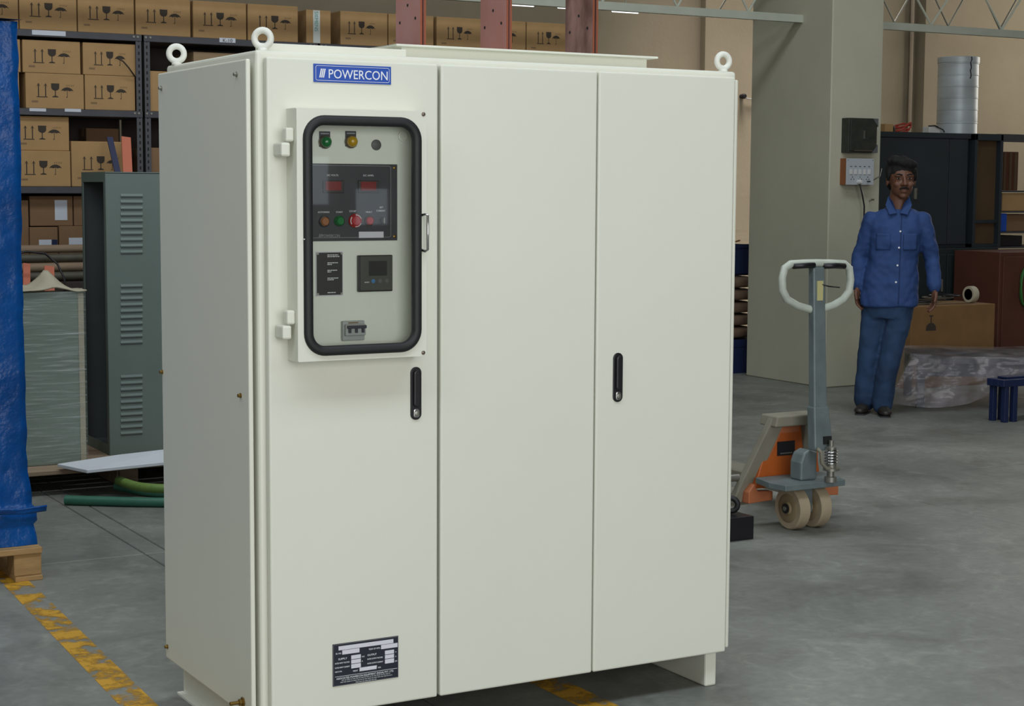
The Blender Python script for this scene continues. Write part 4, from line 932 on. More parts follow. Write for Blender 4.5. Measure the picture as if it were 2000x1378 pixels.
# black block with a small wheel on it, half behind the cabinet
bb = tag(bx('black_block', M['black'], None, 2.42, 2.795, 1.68, 1.86, 0.0, 0.097, bevel=0.004), 'black rectangular block on the floor in front of the pallet truck', 'block')
cs = thing('castor_ring', 'small black-tyred wheel standing on the black block', 'castor')
MB().torus((2.735, 1.76, 0.098+0.039), 0.027, 0.012, 'x', 24, 10, rot=0.9).build('tyre', M['rubber'], cs, smooth=True)
MB().torus((2.735, 1.76, 0.098+0.039), 0.0155, 0.0035, 'x', 20, 8, rot=0.9).build('rim', M['steel'], cs, smooth=True)

# ------------------------------------------------------------------ sacks on a blue pallet behind the column
bp_ = thing('steel_pallet', 'dark blue steel pallet under the sacks behind the column', 'pallet')
bx('deck', M['blue_steel'], bp_, 6.08, 6.90, 6.90, 7.75, 0.20, 0.26, bevel=0.005)
bx('front_skirt', M['blue_steel'], bp_, 6.08, 6.90, 6.895, 6.9, 0.0, 0.2); bx('side_skirt', M['blue_steel'], bp_, 6.895, 6.90, 6.9, 7.75, 0.0, 0.2)
for x in (6.11, 6.81):
    for y in (6.92, 7.66): bx('leg', M['blue_steel'], bp_, x, x+0.07, y, y+0.07, 0, 0.2)
for k, nm in enumerate(('lowest', 'second lowest', 'middle', 'second highest', 'topmost')):
    z0 = 0.262+k*0.099
    def sk(u, v, k=k, z0=z0):
        a = 2*PI*u; t = PI*(v-0.5); cx_, cy_ = 6.49, 7.32
        ex = lambda c, p: math.copysign(abs(c)**p, c)
        x = 0.40*ex(math.cos(t), .45)*ex(math.cos(a), .4); y = 0.38*ex(math.cos(t), .45)*ex(math.sin(a), .4); z = 0.0485*ex(math.sin(t), .35)
        d = 0.008*noise.noise(Vector((x*9+k*5, y*9, z*20)))
        return (cx_+x*(1+d*3)+0.012*(k % 2), cy_+y*(1+d*3), z0+0.049+z*(1+d))
    tag(MB().grid(sk, 40, 16).build('sack', M['sack'], smooth=True), nm+' brown sack of the stack behind the column', 'sack', 'sacks on the blue pallet')
bcr = thing('blue_crate', 'dark blue crate on top of the stacked sacks behind the column', 'crate')
cr = MB()
for a in ((6.14, 6.87, 7.02, 7.04), (6.14, 6.87, 7.60, 7.62), (6.14, 6.16, 7.04, 7.60), (6.85, 6.87, 7.04, 7.60)): cr.box(*a, 0.765, 1.00)
cr.box(6.14, 6.87, 7.02, 7.62, 0.760, 0.772); cr.build('crate_body', M['blue_steel'], bcr)
bx('rim', M['blue_steel'], bcr, 6.13, 6.88, 7.01, 7.04, 0.975, 1.005)
tag(MB().tube([(6.3, 7.03, 1.012), (6.5, 7.03, 1.013), (6.65, 7.03, 1.018), (6.72, 7.02, 1.035)], 0.006, 6).build('twig_wire', M['redwood'], smooth=True), 'thin brown wire lying over the blue crate', 'wire')

# ------------------------------------------------------------------ cupboards and clutter on the far side
AY = 6.55
ax0 = cx1+0.20; ax1 = PY(1893, 300, AY).x; ax2 = PY(1901, 300, AY).x; ax3 = PY(1956, 300, AY).x
zt_ = PY(1800, 259, AY).z; zm_ = PY(1850, 484, AY).z
al = thing('steel_cupboard', 'dark slate steel cupboard behind the walking man with the drum on top', 'cupboard')
A_ = M['almirah']
bx('carcass', A_, al, ax0, ax1, AY+0.01, AY+0.45, zm_, zt_, bevel=0.004)
xm = PY(1853, 300, AY).x
for a, b in ((ax0+0.02, xm-0.004), (xm+0.004, ax1-0.02)):
    dd = bx('door', A_, al, a, b, AY-0.008, AY+0.01, zm_+0.03, zt_-0.045, bevel=0.003)
    if b < xm:
        hq = PY(1784, 378, AY); bx('handle', M['steel'], dd, hq.x-0.012, hq.x+0.012, AY-0.03, AY-0.008, hq.z-0.045, hq.z+0.045, bevel=0.004)
bx('top_band', A_, al, ax0-0.004, ax1+0.004, AY-0.012, AY+0.02, zt_-0.040, zt_+0.002, bevel=0.002)
lo = thing('low_cupboard', 'dark teal low cupboard carrying the slate cupboard', 'cupboard')
bx('carcass', M['almirah_low'], lo, ax0, ax3-0.03, AY-0.03, AY+0.5, 0.05, zm_-0.001, bevel=0.005)
bx('plinth', M['dark'], lo, ax0+0.03, ax3-0.06, AY, AY+0.45, 0.0, 0.05)
for k in range(3):
    w3 = (ax3-0.03-ax0)/3; d_ = bx('door', M['almirah_low'], lo, ax0+k*w3+0.006, ax0+(k+1)*w3-0.006, AY-0.042, AY-0.03, 0.08, zm_-0.05, bevel=0.003)
    bx('handle', M['steel'], d_, ax0+(k+1)*w3-0.06, ax0+(k+1)*w3-0.045, AY-0.055, AY-0.042, zm_-0.35, zm_-0.25, bevel=0.002)
fr_ = thing('panelled_rack', 'dark framed rack with a brown board panel beside the slate cupboard', 'rack')
zf = zt_+0.03*0
for x in (ax2, ax3-0.028): bx('upright', A_, fr_, x, x+0.028, AY-0.02, AY+0.42, zm_+0.002, zt_+0.0, bevel=0.002)
bx('top_rail', A_, fr_, ax2, ax3, AY-0.02, AY+0.42, zt_-0.05, zt_+0.004, bevel=0.002)
bx('board_panel', M['ply'], fr_, ax2+0.029, ax3-0.029, AY+0.03, AY+0.05, zm_+0.03, zt_-0.052); bx('cross_rail', A_, fr_, ax2+0.028, ax3-0.028, AY-0.0, AY+0.03, zm_+0.20, zm_+0.225)
bx('bottom_rail', A_, fr_, ax2, ax3, AY-0.01, AY+0.40, zm_+0.001, zm_+0.029)
# ribbed grey drum
dc = PY(1868, 262, AY+0.22); dr_ = 0.165; zb0 = zt_+0.003; zb1 = PY(1868, 112, AY+0.22).z
prof = [(dr_*0.97, zb0)]
h_ = zb1-zb0
for f in (0.0, 0.17, 0.32, 0.47, 0.62, 0.77):
    prof += [(dr_, zb0+h_*(f+0.005)), (dr_*0.992, zb0+h_*(f+0.135)), (dr_*1.012, zb0+h_*(f+0.140)), (dr_*1.012, zb0+h_*(f+0.152)), (dr_*0.985, zb0+h_*(f+0.156))]
prof += [(dr_*0.99, zb0+h_*0.94)]
dm_ = thing('ribbed_drum', 'tall grey ribbed metal drum standing on the slate cupboard', 'drum')
MB().lathe(prof, (dc.x, AY+0.22, 0), 'z', 40).build('drum_wall', M['drum'], dm_, smooth='auto')
MB().lathe([(dr_*1.03, zb0+h_*0.925), (dr_*1.03, zb1-0.004), (dr_*1.01, zb1)], (dc.x, AY+0.22, 0), 'z', 40).build('lid', M['drum'], dm_, smooth='auto')
ck_ = []
for k in range(9):
    a = -1.70+0.03*math.sin(k*2.1); zz = zb1-0.004-k*0.022; ck_.append((dc.x+(dr_*1.035 if k < 2 else dr_*1.012)*math.cos(a), AY+0.22+(dr_*1.035 if k < 2 else dr_*1.012)*math.sin(a), zz))
MB().tube(ck_, 0.005, 6).build('tar_drip', M['black'], dm_)
# clutter on the cupboard
w0 = PY(1766, 248, AY+0.12)
rw_ = MB()
pts = []
for k in range(70):
    a = k/70*4.2*2*PI; rr = 0.075+0.02*math.sin(k*0.37); pts.append((w0.x+rr*math.cos(a), AY+0.12+0.05*math.sin(a), zt_+0.045+0.030*math.sin(a+0.4*k/9)+0.008*math.sin(k)))
tag(rw_.tube(pts, 0.006, 6).build('red_wire_coil', M['red_wire'], smooth=True), 'tangled coil of red wire on top of the slate cupboard', 'wire coil')
a_ = PY(1722, 250, AY+0.1); b_ = PY(1738, 250, AY+0.1)
tag(bx('small_carton', M['card'], None, a_.x, b_.x, AY+0.06, AY+0.16, zt_+0.003, zt_+0.065, bevel=0.002), 'tiny brown carton on the slate cupboard beside the column', 'carton')
a_ = PY(1741, 250, AY+0.1)
tag(MB().lathe([(0.03, zt_+0.003), (0.034, zt_+0.03), (0.02, zt_+0.055)], (a_.x, AY+0.1, 0), 'z', 10).build('dark_clamp', M['black'], smooth='auto'), 'small dark fitting between the tiny carton and the red wire', 'fitting')
a_ = PY(1808, 255, AY+0.12); b_ = PY(1830, 255, AY+0.12)
wbx = thing('white_box', 'small white box with a black lead beside the drum', 'box')
bx('case', M['white_pl'], wbx, a_.x, b_.x, AY+0.08, AY+0.16, zt_+0.003, zt_+0.055, bevel=0.006)
MB().tube([(a_.x, AY+0.09, zt_+0.058), (a_.x+0.05, AY+0.07, zt_+0.062), (b_.x+0.01, AY+0.06, zt_+0.03), (b_.x+0.015, AY+0.05, zt_+0.010)], 0.006, 6).build('lead', M['black'], wbx, smooth=True)
# shelf unit at the picture edge
sx0 = ax3+0.012; SY = AY+0.05
su = thing('corner_shelf_unit', 'grey steel shelf unit beyond the brown board panel', 'shelf unit')
zt2 = PY(1975, 262, SY).z
for x in (sx0, sx0+0.9): 
    for y in (SY, SY+0.38): bx('upright', M['rack'], su, x, x+0.03, y, y+0.03, 0, zt2)
zs_ = [zt2-0.055, PY(1975, 366, SY).z, PY(1975, 411, SY).z, PY(1975, 452, SY).z]
bx('top_rail', M['rack'], su, sx0, sx0+0.93, SY-0.004, SY+0.02, zt2-0.05, zt2); bx('top_rail', M['rack'], su, sx0, sx0+0.93, SY+0.38, SY+0.41, zt2-0.05, zt2)
zsh = [PY(1975, 372, SY).z, PY(1975, 412, SY).z, PY(1975, 452, SY).z, 0.97]
for z in zsh: bx('shelf', M['rack'], su, sx0, sx0+0.93, SY-0.002, SY+0.41, z-0.014, z)
a_ = PY(1961, 330, SY).x; b_ = PY(1994, 330, SY).x
db_ = thing('wooden_case', 'dark brown wooden case on the top shelf at the picture edge', 'case')
bx('case_body', M['red_cab'], db_, a_, b_, SY+0.03, SY+0.30, zsh[0]+0.001, PY(1975, 296, SY).z, bevel=0.004)
for xx in (a_+0.03, (a_+b_)/2, b_-0.04): bx('batten', M['ply'], db_, xx-0.012, xx+0.012, SY+0.02, SY+0.03, zsh[0]+0.003, PY(1975, 298, SY).z)
carton(PY(1958, 395, SY).x+0.02, PY(2040, 395, SY).x, zsh[1]+0.001, zsh[0]-0.022, 'flat carton on the shelf unit below the brown wooden case', y=SY+0.02, depth=.34, m='card', sym=False, group='cartons on the corner shelf unit')
a_ = PY(1957, 430, SY).x; b_ = PY(1972, 430, SY).x
tag(bx('blue_bin', M['blue_plate'], None, sx0+0.032, sx0+0.135, SY+0.01, SY+0.16, zsh[2]+0.001, zsh[1]-0.020, bevel=0.006), 'small bright blue bin on the corner shelf unit', 'bin')
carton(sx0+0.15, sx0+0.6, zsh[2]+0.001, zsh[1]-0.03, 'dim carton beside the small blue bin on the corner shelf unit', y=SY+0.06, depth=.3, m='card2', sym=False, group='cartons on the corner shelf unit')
tag(bx('black_tray', M['black'], None, sx0+0.035, sx0+0.32, SY+0.01, SY+0.25, zsh[3]+0.001, zsh[3]+0.09, bevel=0.006), 'black tray under the small blue bin', 'tray')
rcx = PY(1951, 560, 5.95).x
rc_ = thing('red_cabinet', 'dark red-brown cabinet low at the picture edge', 'cabinet')
bx('carcass', M['red_cab'], rc_, rcx, rcx+0.85, 5.95, 6.45, 0.0, 0.955, bevel=0.006)
bx('door', M['red_cab'], rc_, rcx+0.03, rcx+0.82, 5.935, 5.95, 0.05, 0.92, bevel=0.004)
# brown carton with upside-down print, open top with clutter
CY = 5.45
c0 = PY(1776, 690, CY); c1 = PY(1944, 590, CY)
bc = carton(c0.x+0.01, c1.x, 0.0, PY(1860, 596, CY).z, 'big worn carton standing upside down behind the polythene sheet', y=CY, depth=0.42, m='card_floor', sym=False, group='floor cartons')
wB = c1.x-c0.x-0.01; hB = PY(1860, 596, CY).z
def inv_symbols():
    mb = MB(); xg = PY(1818, 640, CY).x-(c0.x+0.01+c1.x)/2; zg = PY(1818, 640, CY).z
    mb.add([(xg-0.050, -.0012, zg-0.02), (xg+0.050, -.0012, zg-0.02), (xg+0.045, -.0012, zg+0.015), (xg+0.02, -.0012, zg+0.035), (xg-0.02, -.0012, zg+0.035), (xg-0.045, -.0012, zg+0.015)], [(0, 1, 2, 3, 4, 5)])
    mb.add([(xg-0.005, -.0012, zg+0.034), (xg+0.005, -.0012, zg+0.034), (xg+0.005, -.0012, zg+0.085), (xg-0.005, -.0012, zg+0.085)], [(0, 1, 2, 3)])
    mb.add([(xg-0.02, -.0012, zg+0.083), (xg+0.02, -.0012, zg+0.083), (xg+0.02, -.0012, zg+0.092), (xg-0.02, -.0012, zg+0.092)], [(0, 1, 2, 3)])
    for dx in (-0.012, 0.022):
        mb.add([(xg+dx-0.006, -.0012, zg-0.30), (xg+dx+0.006, -.0012, zg-0.30), (xg+dx+0.006, -.0012, zg-0.195), (xg+dx-0.006, -.0012, zg-0.195)], [(0, 1, 2, 3)])
    return mb
inv_symbols().build('printed_symbols', M['ink'], bc)
tr_c = PY(1897, 573, CY+0.15)
tag(MB().lathe([(0.060, 0.0), (0.062, 0.004), (0.062, 0.050), (0.060, 0.054), (0.042, 0.054), (0.042, 0.0)], (tr_c.x-0.03, CY+0.15, hB+0.064), 'x', 24).build('tape_roll', M['cap'], smooth='auto'), 'roll of tape standing on the big upside-down carton', 'tape')
for k in range(5):
    pts = []
    for j in range(24): a = j/23*2*PI*0.9; pts.append(((c0.x+c1.x)/2-0.18+0.07*k+(0.10+0.01*k)*math.cos(a+k), CY+0.2+0.09*math.sin(a+k), hB+0.008+0.0125*k))
    tag(MB().tube(pts, 0.006, 6).build('cable_loop', (M['mesh_rods'], M['black'], M['ink'], M['mesh_rods'], M['black'])[k], smooth=True), ('lowest', 'second', 'middle', 'fourth', 'uppermost')[k]+' loop of dim cable lying on the big upside-down carton', 'cable', 'cable loops on the carton')
# green coil hanging at the picture edge
gq = PY(1998, 560, 5.9)
pts = []
for k in range(60): a = k/60*3*2*PI; pts.append((gq.x+0.05+0.075*math.cos(a), 5.90+0.008*math.sin(k), gq.z+0.16*math.sin(a)))
tag(MB().tube(pts, 0.008, 6).build('green_cable_coil', M['green_coil'], smooth=True), 'green cable coil hanging in front of the red-brown cabinet', 'cable coil')

# low table under clear polythene
ty = 4.52
tb = thing('low_table', 'low dark table showing through the polythene sheet', 'table')
L0 = PZ(1790, 797); tX0 = L0.x; tX1 = tX0+1.35; tY0 = L0.y; tY1 = tY0+0.75; tz = 0.335
DKT = M['almirah']
bx('table_top', DKT, tb, tX0, tX1, tY0, tY1, tz-0.04, tz, bevel=0.004)
for x in (tX0, tX1-0.06):
    for y in (tY0, tY1-0.06): bx('leg', DKT, tb, x, x+0.05, y, y+0.05, 0, tz-0.04)
bx('apron', DKT, tb, tX0+0.05, tX1-0.06, tY0+0.01, tY0+0.03, tz-0.12, tz-0.04)
def poly(u, v):
    # v 0: front hem, 0.35: front edge of top, 1: rear edge; u left to right with flare
    x = tX0-0.04+(tX1-tX0+0.08)*u
    nz = 0.015*noise.noise(Vector((u*9, v*9, 2)))+0.008*noise.noise(Vector((u*25, v*25, 5)))+0.006*abs(noise.noise(Vector((u*14+3, v*6, 7))))
    if v < 0.4:
        t = v/0.4; drop = (0.30-0.16*u+0.05*math.sin(u*9))*(1-t); drop = min(drop, tz-0.004)
        yy = tY0-0.03-0.10*(1-t)*(0.5+0.5*math.sin(u*11)); z = tz+0.012-drop
        x -= 0.16*(1-t)*max(0, 1-u*4)
    else:
        t = (v-0.4)/0.6; yy = tY0-0.03+(tY1-tY0+0.06)*t; z = tz+0.012+0.035*max(0, noise.noise(Vector((u*4, v*4, 0))))
        x -= 0.02*max(0, 1-u*4)
    return (x, yy+nz, max(0.004, z+abs(nz)*0.5))
ps = thing('polythene_sheet', 'crumpled clear polythene sheet draped over the low table', 'sheet')
MB().grid(poly, 90, 50).build('draped_film', M['sheet_film'], ps, smooth=True)
def poly2(u, v):
    yy = tY0-0.12+(tY1-tY0+0.1)*u; t = v; x = tX0-0.045-0.19*(1-t)*(1-0.6*u); z = 0.004+(tz+0.008)*t
    nz = 0.012*noise.noise(Vector((u*8, v*8, 12))); return (x+nz, yy, max(0.004, z))
MB().grid(poly2, 50, 24).build('side_drape', M['sheet_film'], ps, smooth=True)
def pud(u, v):
    a = 2*PI*u; r = v; x = tX0-0.22+0.10*r*math.cos(a); y = tY0-0.02+0.20*r*math.sin(a)
    return (x, y, 0.004+0.018*(1-r)+0.012*abs(noise.noise(Vector((x*30, y*30, 1))))*(1-r*0.6))
MB().grid(pud, 40, 12).build('bunched_hem', M['stretch_film'], ps, smooth=True)
for e_ in (tb, ps):                      # the table stands askew to the hall
    pv = Vector((tX0, tY0, 0)); rt_ = Matrix.Rotation(-0.62, 3, 'Z'); e_.location = pv-rt_ @ pv; e_.rotation_euler = (0, 0, -0.62)
# blue steel stand at the picture edge
s0 = PZ(1966, 825); bs = thing('blue_stand', 'low blue steel stand at the picture edge in front of the polythene', 'stand')
zs2 = PY(1960, 742, s0.y).z
for x in (s0.x-0.02, s0.x+0.055, s0.x+0.30):
    for y in (s0.y, s0.y+0.10): bx('leg', M['blue_steel'], bs, x, x+0.035, y, y+0.035, 0, zs2-0.04, bevel=0.003)
bx('front_rail', M['blue_steel'], bs, s0.x-0.04, s0.x+0.34, s0.y-0.005, s0.y+0.04, zs2-0.045, zs2, bevel=0.004); bx('rear_rail', M['blue_steel'], bs, s0.x-0.04, s0.x+0.34, s0.y+0.095, s0.y+0.14, zs2-0.045, zs2, bevel=0.004)
for x in (s0.x-0.04, s0.x+0.30): bx('side_rail', M['blue_steel'], bs, x, x+0.04, s0.y+0.04, s0.y+0.095, zs2-0.045, zs2, bevel=0.004)
bx('deck', M['blue_steel'], bs, s0.x+0.02, s0.x+0.32, s0.y+0.03, s0.y+0.11, zs2, zs2+0.012)

# ------------------------------------------------------------------ the walking man
mo = PZ(1735, 808)
man = thing('person', 'man in a blue work shirt and blue jeans walking towards the camera', 'person', (mo.x, mo.y, 0), -0.729)
def U(px): return (px-1735)/303.0
def Z(py): return (808-py)/303.0
def ering(c, a, b, z, n=28, p=0.85):
    ex = lambda v: math.copysign(abs(v)**p, v)
    return [Vector((c[0]+a*ex(math.cos(2*PI*k/n)), c[1]+b*ex(math.sin(2*PI*k/n)), z)) for k in range(n)]
def limb(mb, pts, rs, n=16):
    # resample for smooth taper
    P_ = [Vector(p) for p in pts]; out = []; ro = []
    for i in range(len(P_)-1):
        for k in range(5):
            t = k/5; out.append(P_[i].lerp(P_[i+1], t)); ro.append(rs[i]+(rs[i+1]-rs[i])*t)
    out.append(P_[-1]); ro.append(rs[-1]); mb.tube(out, ro, n)
    for p, r in zip(P_, rs): mb.ell(p, (r, r, r), 12, 8)
HX, HZ, HS = 0.042, 1.506, 1.10          # head centre
SHL, ELL_, WRL = (-0.136, 0.010, 1.246), (-0.208, 0.040, 1.010), (-0.216, -0.010, 0.825)
SHR, ELR, WRR = (0.180, 0.010, 1.246), (0.246, 0.045, 1.000), (0.268, -0.010, 0.818)
HIPL, KNL, ANL = (-0.095, 0.01, 0.76), (-0.135, -0.005, 0.43), (-0.155, 0.045, 0.085)
HIPR, KNR, ANR = (0.060, 0.0, 0.76), (0.010, -0.055, 0.42), (-0.035, -0.045, 0.075)
body = MB()
# skull, jaw, face
RZh = Matrix.Rotation(0.22, 3, 'Z')
def hp(x, y, z): v = RZh @ Vector((x*1.06, y, z))*HS; return (HX+v.x, v.y, HZ+v.z)
body.ell(hp(0, 0.012, 0.022), (0.0847, 0.1012, 0.1012), 20, 14, RZh)
body.ell(hp(0, -0.020, -0.042), (0.0682, 0.0726, 0.0748), 18, 12, RZh)
body.ell(hp(0, -0.058, -0.092), (0.0286, 0.0242, 0.0220), 12, 8)
for s_ in (-1, 1):
    body.ell(hp(s_*0.034, -0.062, -0.028), (0.0242, 0.0198, 0.0220), 12, 8)
    body.ell(hp(s_*0.074, 0.012, -0.012), (0.0088, 0.0187, 0.0330), 10, 8, RZh)
    body.ell(hp(s_*0.030, -0.070, 0.022), (0.0264, 0.0154, 0.0110), 12, 8, RZh)
    body.ell(hp(s_*0.013, -0.088, -0.030), (0.0110, 0.0110, 0.0088), 10, 6)
body.tube([hp(0, -0.076, 0.018), hp(0, -0.090, -0.008), hp(0, -0.101, -0.027)], [0.009, 0.011, 0.0125], 10)
body.ell(hp(0, -0.101, -0.028), (0.0138, 0.0121, 0.0110), 10, 8)
body.ell(hp(0, -0.078, -0.061), (0.0253, 0.0132, 0.0066), 12, 8, RZh); body.ell(hp(0, -0.077, -0.071), (0.0220, 0.0132, 0.0077), 12, 8, RZh)
limb(body, [(0.024, 0.022, 1.28), (0.030, 0.014, 1.38), (0.038, 0.006, 1.45)], [0.066, 0.060, 0.058])
body.loft([ering((-0.015, 0.01), 0.13, 0.085, 0.74), ering((0.0, 0.01), 0.125, 0.085, 0.9), ering((0.01, 0.01), 0.13, 0.088, 1.05), ering((0.02, 0.01), 0.140, 0.086, 1.18), ering((0.022, 0.01), 0.12, 0.07, 1.26), ering((0.024, 0.015), 0.06, 0.05, 1.34)])
limb(body, [SHL, ELL_, WRL], [0.050, 0.040, 0.028]); limb(body, [SHR, ELR, WRR], [0.050, 0.040, 0.028])
limb(body, [HIPL, KNL, ANL], [0.075, 0.052, 0.036]); limb(body, [HIPR, KNR, ANR], [0.075, 0.052, 0.036])
# hands: palm, four bent fingers of unequal length and a thumb from the side of the palm
def hand(wr, side, spread):
    W = Vector(wr); px_ = Vector((0.25*side, -0.97, 0)).normalized()      # palm width direction, knuckles forward
    nrm = Vector((side, 0.25, 0)).normalized(); dn = Vector((0, -0.10, -1)).normalized()
    body.ell(W+dn*0.050, (0.020, 0.040, 0.050), 14, 10)
    for k, (off, ln) in enumerate(((-0.030, 0.052), (-0.011, 0.068), (0.009, 0.074), (0.028, 0.068))):
        b0 = W+dn*0.078+px_*off; k1 = b0+dn*ln*0.50-nrm*0.006; k2 = k1+dn*ln*0.30-nrm*0.016; k3 = k2+dn*ln*0.20-nrm*0.016
        body.tube([b0-dn*0.01, b0, k1, k2, k3], [0.0095, 0.0095, 0.009, 0.0083, 0.0066], 8); body.ell(k3, (0.0066,)*3, 8, 6)
    t0 = W+dn*0.025+px_*0.030; t1 = t0+dn*0.030+px_*0.022-nrm*0.006; t2 = t1+dn*0.030+px_*0.008-nrm*0.008
    body.tube([t0, t1, t2], [0.013, 0.0108, 0.0085], 8); body.ell(t2, (0.0085,)*3, 8, 6)
hand(WRL, -1, 0); hand(WRR, 1, 0)
bo = body.build('body', M['skin'], man); remesh(bo, 0.0048, 3, 0.5)
# eyes, brows, moustache, hair
def fhp(x, y, z): return hp(x, y, z)
for s_ in (-1, 1):
    e = MB().ell(fhp(s_*0.030, -0.0735, 0.006), (0.0125, 0.008, 0.0050), 12, 8, RZh).build('eye', M['eye'], man, smooth=True)
    MB().ell(fhp(s_*0.030-0.001, -0.0795, 0.006), (0.0066, 0.0055, 0.0060), 10, 8, RZh).build('iris', M['hair'], e, smooth=True)
    MB().tube([fhp(s_*0.012, -0.0845, 0.024), fhp(s_*0.030, -0.0845, 0.030), fhp(s_*0.047, -0.0735, 0.024)], [0.0035, 0.0045, 0.003], 8).build('eyebrow', M['hair'], man, smooth=True)
MB().tube([fhp(-0.026, -0.082, -0.056), fhp(-0.012, -0.0905, -0.049), fhp(0, -0.0915, -0.049), fhp(0.012, -0.0905, -0.049), fhp(0.026, -0.082, -0.056)], [0.0035, 0.006, 0.0055, 0.006, 0.0035], 8).build('moustache', M['hair'], man, smooth=True)
hr = MB()
hr.ell(hp(0, 0.026, 0.050), (0.0979, 0.1100, 0.0933), 24, 16, RZh); hr.ell(hp(0, 0.050, -0.005), (0.0902, 0.0770, 0.0795), 20, 12, RZh)
hr.ell(hp(0.012, -0.035, 0.092), (0.0814, 0.0616, 0.0360), 20, 12, RZh @ Matrix.Rotation(0.16, 3, 'Y')); hr.ell(hp(-0.02, -0.01, 0.105), (0.0726, 0.0770, 0.0360), 18, 10, RZh)
for s_ in (-1, 1): hr.ell(hp(s_*0.074, -0.006, 0.030), (0.0143, 0.0352, 0.0445), 12, 8, RZh)
ho = hr.build('hair', M['hair'], man); remesh(ho, 0.006, 3)
for v in ho.data.vertices:
    p = v.co; v.co = p+v.normal*0.006*noise.noise(Vector((p.x*40, p.y*40, p.z*22)))
def wrinkle(o, amp, sc, seed, zst=1.0):
    me = o.data
    for v in me.vertices:
        p = v.co; n_ = noise.noise(Vector((p.x*sc+seed, p.y*sc, p.z*sc*zst)))+0.5*noise.noise(Vector((p.x*sc*2.3, p.y*sc*2.3+seed, p.z*sc*2.3*zst)))
        v.co = p+v.normal*amp*n_
    for p in me.polygons: p.use_smooth = True
# shirt
sh = MB()
sh.loft([ering((-0.018, 0.005), 0.186, 0.135, 0.695), ering((-0.015, 0.005), 0.184, 0.135, 0.74), ering((-0.008, 0.005), 0.176, 0.130, 0.85), ering((0.006, 0.005), 0.156, 0.120, 1.0), ering((0.016, 0.005), 0.160, 0.120, 1.12),
         ering((0.020, 0.008), 0.172, 0.114, 1.20), ering((0.021, 0.010), 0.172, 0.098, 1.25), ering((0.022, 0.012), 0.146, 0.082, 1.290), ering((0.024, 0.016), 0.104, 0.070, 1.316)])
sh.loft([ering((0.026, 0.030), 0.085, 0.048, 1.30), ering((0.027, 0.034), 0.066, 0.042, 1.372)])
def sleeve(a, b, c):
    A_, B_, C_ = Vector(a), Vector(b), Vector(c)
    limb(sh, [A_, A_.lerp(B_, .5), B_, B_.lerp(C_, .6), C_], [0.060, 0.056, 0.050, 0.045, 0.038])
    d = (C_-B_).normalized(); sh.tube([C_-d*0.055, C_-d*0.050, C_-d*0.004, C_+d*0.002], [0.037, 0.042, 0.041, 0.035], 16)
sleeve(SHL, ELL_, WRL); sleeve(SHR, ELR, WRR)
so_ = sh.build('shirt', M['shirt'], man); remesh(so_, 0.009, 5); wrinkle(so_, 0.010, 12, 3.0, 1.1)
SC = {}
def surf(o, x, z, d=0.004):
    # nearest shirt surface seen from the front at (x, z)
    if o.name not in SC:
        a = np.empty(len(o.data.vertices)*3); o.data.vertices.foreach_get('co', a); SC[o.name] = a.reshape(-1, 3)
    a = SC[o.name]; k = (np.abs(a[:, 0]-x) < 0.010) & (np.abs(a[:, 2]-z) < 0.010)
    return (float(a[k, 1].min()) if k.any() else 1e9)-d
for px, py in ((1748.6, 451), (1746.7, 482), (1744.7, 516), (1742.7, 548)):
    x, z = U(px), Z(py); y = surf(so_, x, z, 0.0005)
    MB().lathe([(0.0062, 0), (0.0062, 0.002), (0.004, 0.003)], (x, y, z), 'y', 12).build('button', M['white_ink'], so_, smooth='auto')
pk = []
for z in [1.30-0.02*k for k in range(30)]: pk.append((U(1750)-0.0*z+(1.2-z)*0.02*-0.6, surf(so_, U(1749), z, 0.0004), z))
MB().tube([p for p in pk if p[1] < 1], 0.0028, 6).build('placket_seam', M['shirt2'], so_, smooth=True)
for x0, x1, zt3 in ((-0.105, -0.015, 1.165), (0.065, 0.150, 1.165)):
    def pf(u, v, x0=x0, x1=x1, zt3=zt3):
        x = x0+(x1-x0)*u; z = zt3-0.105*v; return (x, surf(so_, x, z, 0.0025), z)
    po = MB().grid(pf, 8, 9).build('chest_pocket', M['shirt2'] if False else M['shirt'], so_, smooth=True); k_ = po.modifiers.new('t', 'SOLIDIFY'); k_.thickness = 0.003
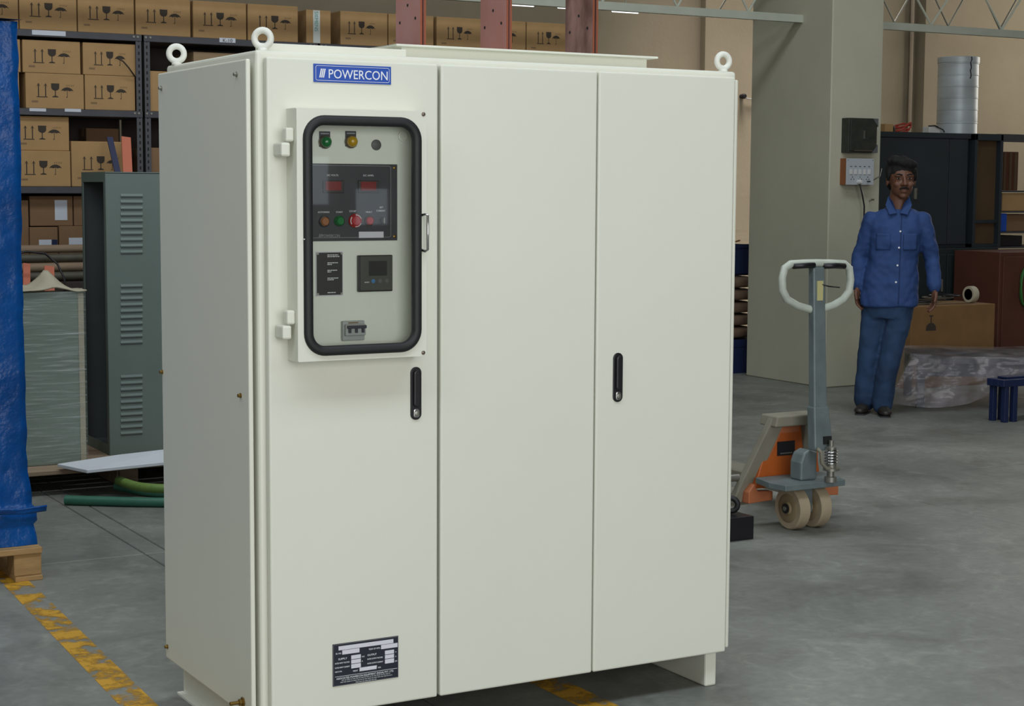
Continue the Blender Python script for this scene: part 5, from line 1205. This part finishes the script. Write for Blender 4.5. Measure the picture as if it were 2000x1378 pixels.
# collar: two pointed flaps and a band
cb = MB(); 
for s_ in (-1, 1):
    c = 0.030; V_ = [(c+s_*0.008, -0.086, 1.295), (c+s_*0.044, -0.058, 1.372), (c+s_*0.066, 0.000, 1.396), (c+s_*0.082, -0.030, 1.345), (c+s_*0.056, -0.096, 1.285)]
    f_ = MB(); f_.add(V_, [(0, 1, 2, 3), (0, 3, 4)]); o = f_.build('collar_flap', M['shirt'], so_); k_ = o.modifiers.new('t', 'SOLIDIFY'); k_.thickness = 0.006
    MB().tube([(c+s_*0.062, -0.005, 1.378), (c+s_*0.056, 0.045, 1.392), (c+s_*0.02, 0.066, 1.398), (c, 0.068, 1.398)], 0.012, 8).build('collar_band', M['shirt'], so_, smooth=True)
# jeans
jn = MB()
jn.loft([ering((-0.012, 0.005), 0.150, 0.115, 0.62), ering((-0.014, 0.005), 0.160, 0.120, 0.70), ering((-0.012, 0.005), 0.155, 0.115, 0.78)])
limb(jn, [(-0.088, 0.01, 0.70), (-0.110, 0.0, 0.55), (-0.130, -0.008, 0.42), (-0.143, 0.02, 0.25), (-0.148, 0.040, 0.085)], [0.092, 0.082, 0.070, 0.068, 0.073], 18)
limb(jn, [(0.055, 0.0, 0.70), (0.036, -0.03, 0.55), (0.010, -0.055, 0.42), (-0.018, -0.055, 0.25), (-0.040, -0.045, 0.070)], [0.092, 0.080, 0.068, 0.066, 0.068], 18)
jo = jn.build('jeans', M['jeans'], man); remesh(jo, 0.009, 4); wrinkle(jo, 0.009, 10, 8.0, 0.9)
for (x, y, toe) in ((-0.150, 0.035, -0.03), (-0.036, -0.050, 0.02)):
    sm2 = MB()
    sm2.ell((x, y+0.03, 0.045), (0.038, 0.060, 0.040), 16, 10); sm2.ell((x+toe*0.5, y-0.06, 0.034), (0.041, 0.075, 0.032), 16, 10); sm2.ell((x+toe, y-0.11, 0.026), (0.038, 0.05, 0.024), 16, 10)
    o = sm2.build('shoe', M['shoe'], man); remesh(o, 0.007, 3)
    mn_ = min(v.co.z for v in o.data.vertices)
    for v in o.data.vertices: v.co.z = max(0.004, v.co.z-mn_+0.004)
    MB().prism([(x-0.036+toe*0.2, y+0.085), (x+0.036, y+0.085), (x+0.040+toe*0.5, y-0.06), (x+0.030+toe, y-0.15), (x-0.030+toe, y-0.15), (x-0.040+toe*0.5, y-0.06)], 0.0, 0.010, 'z').build('sole', M['black'], o)
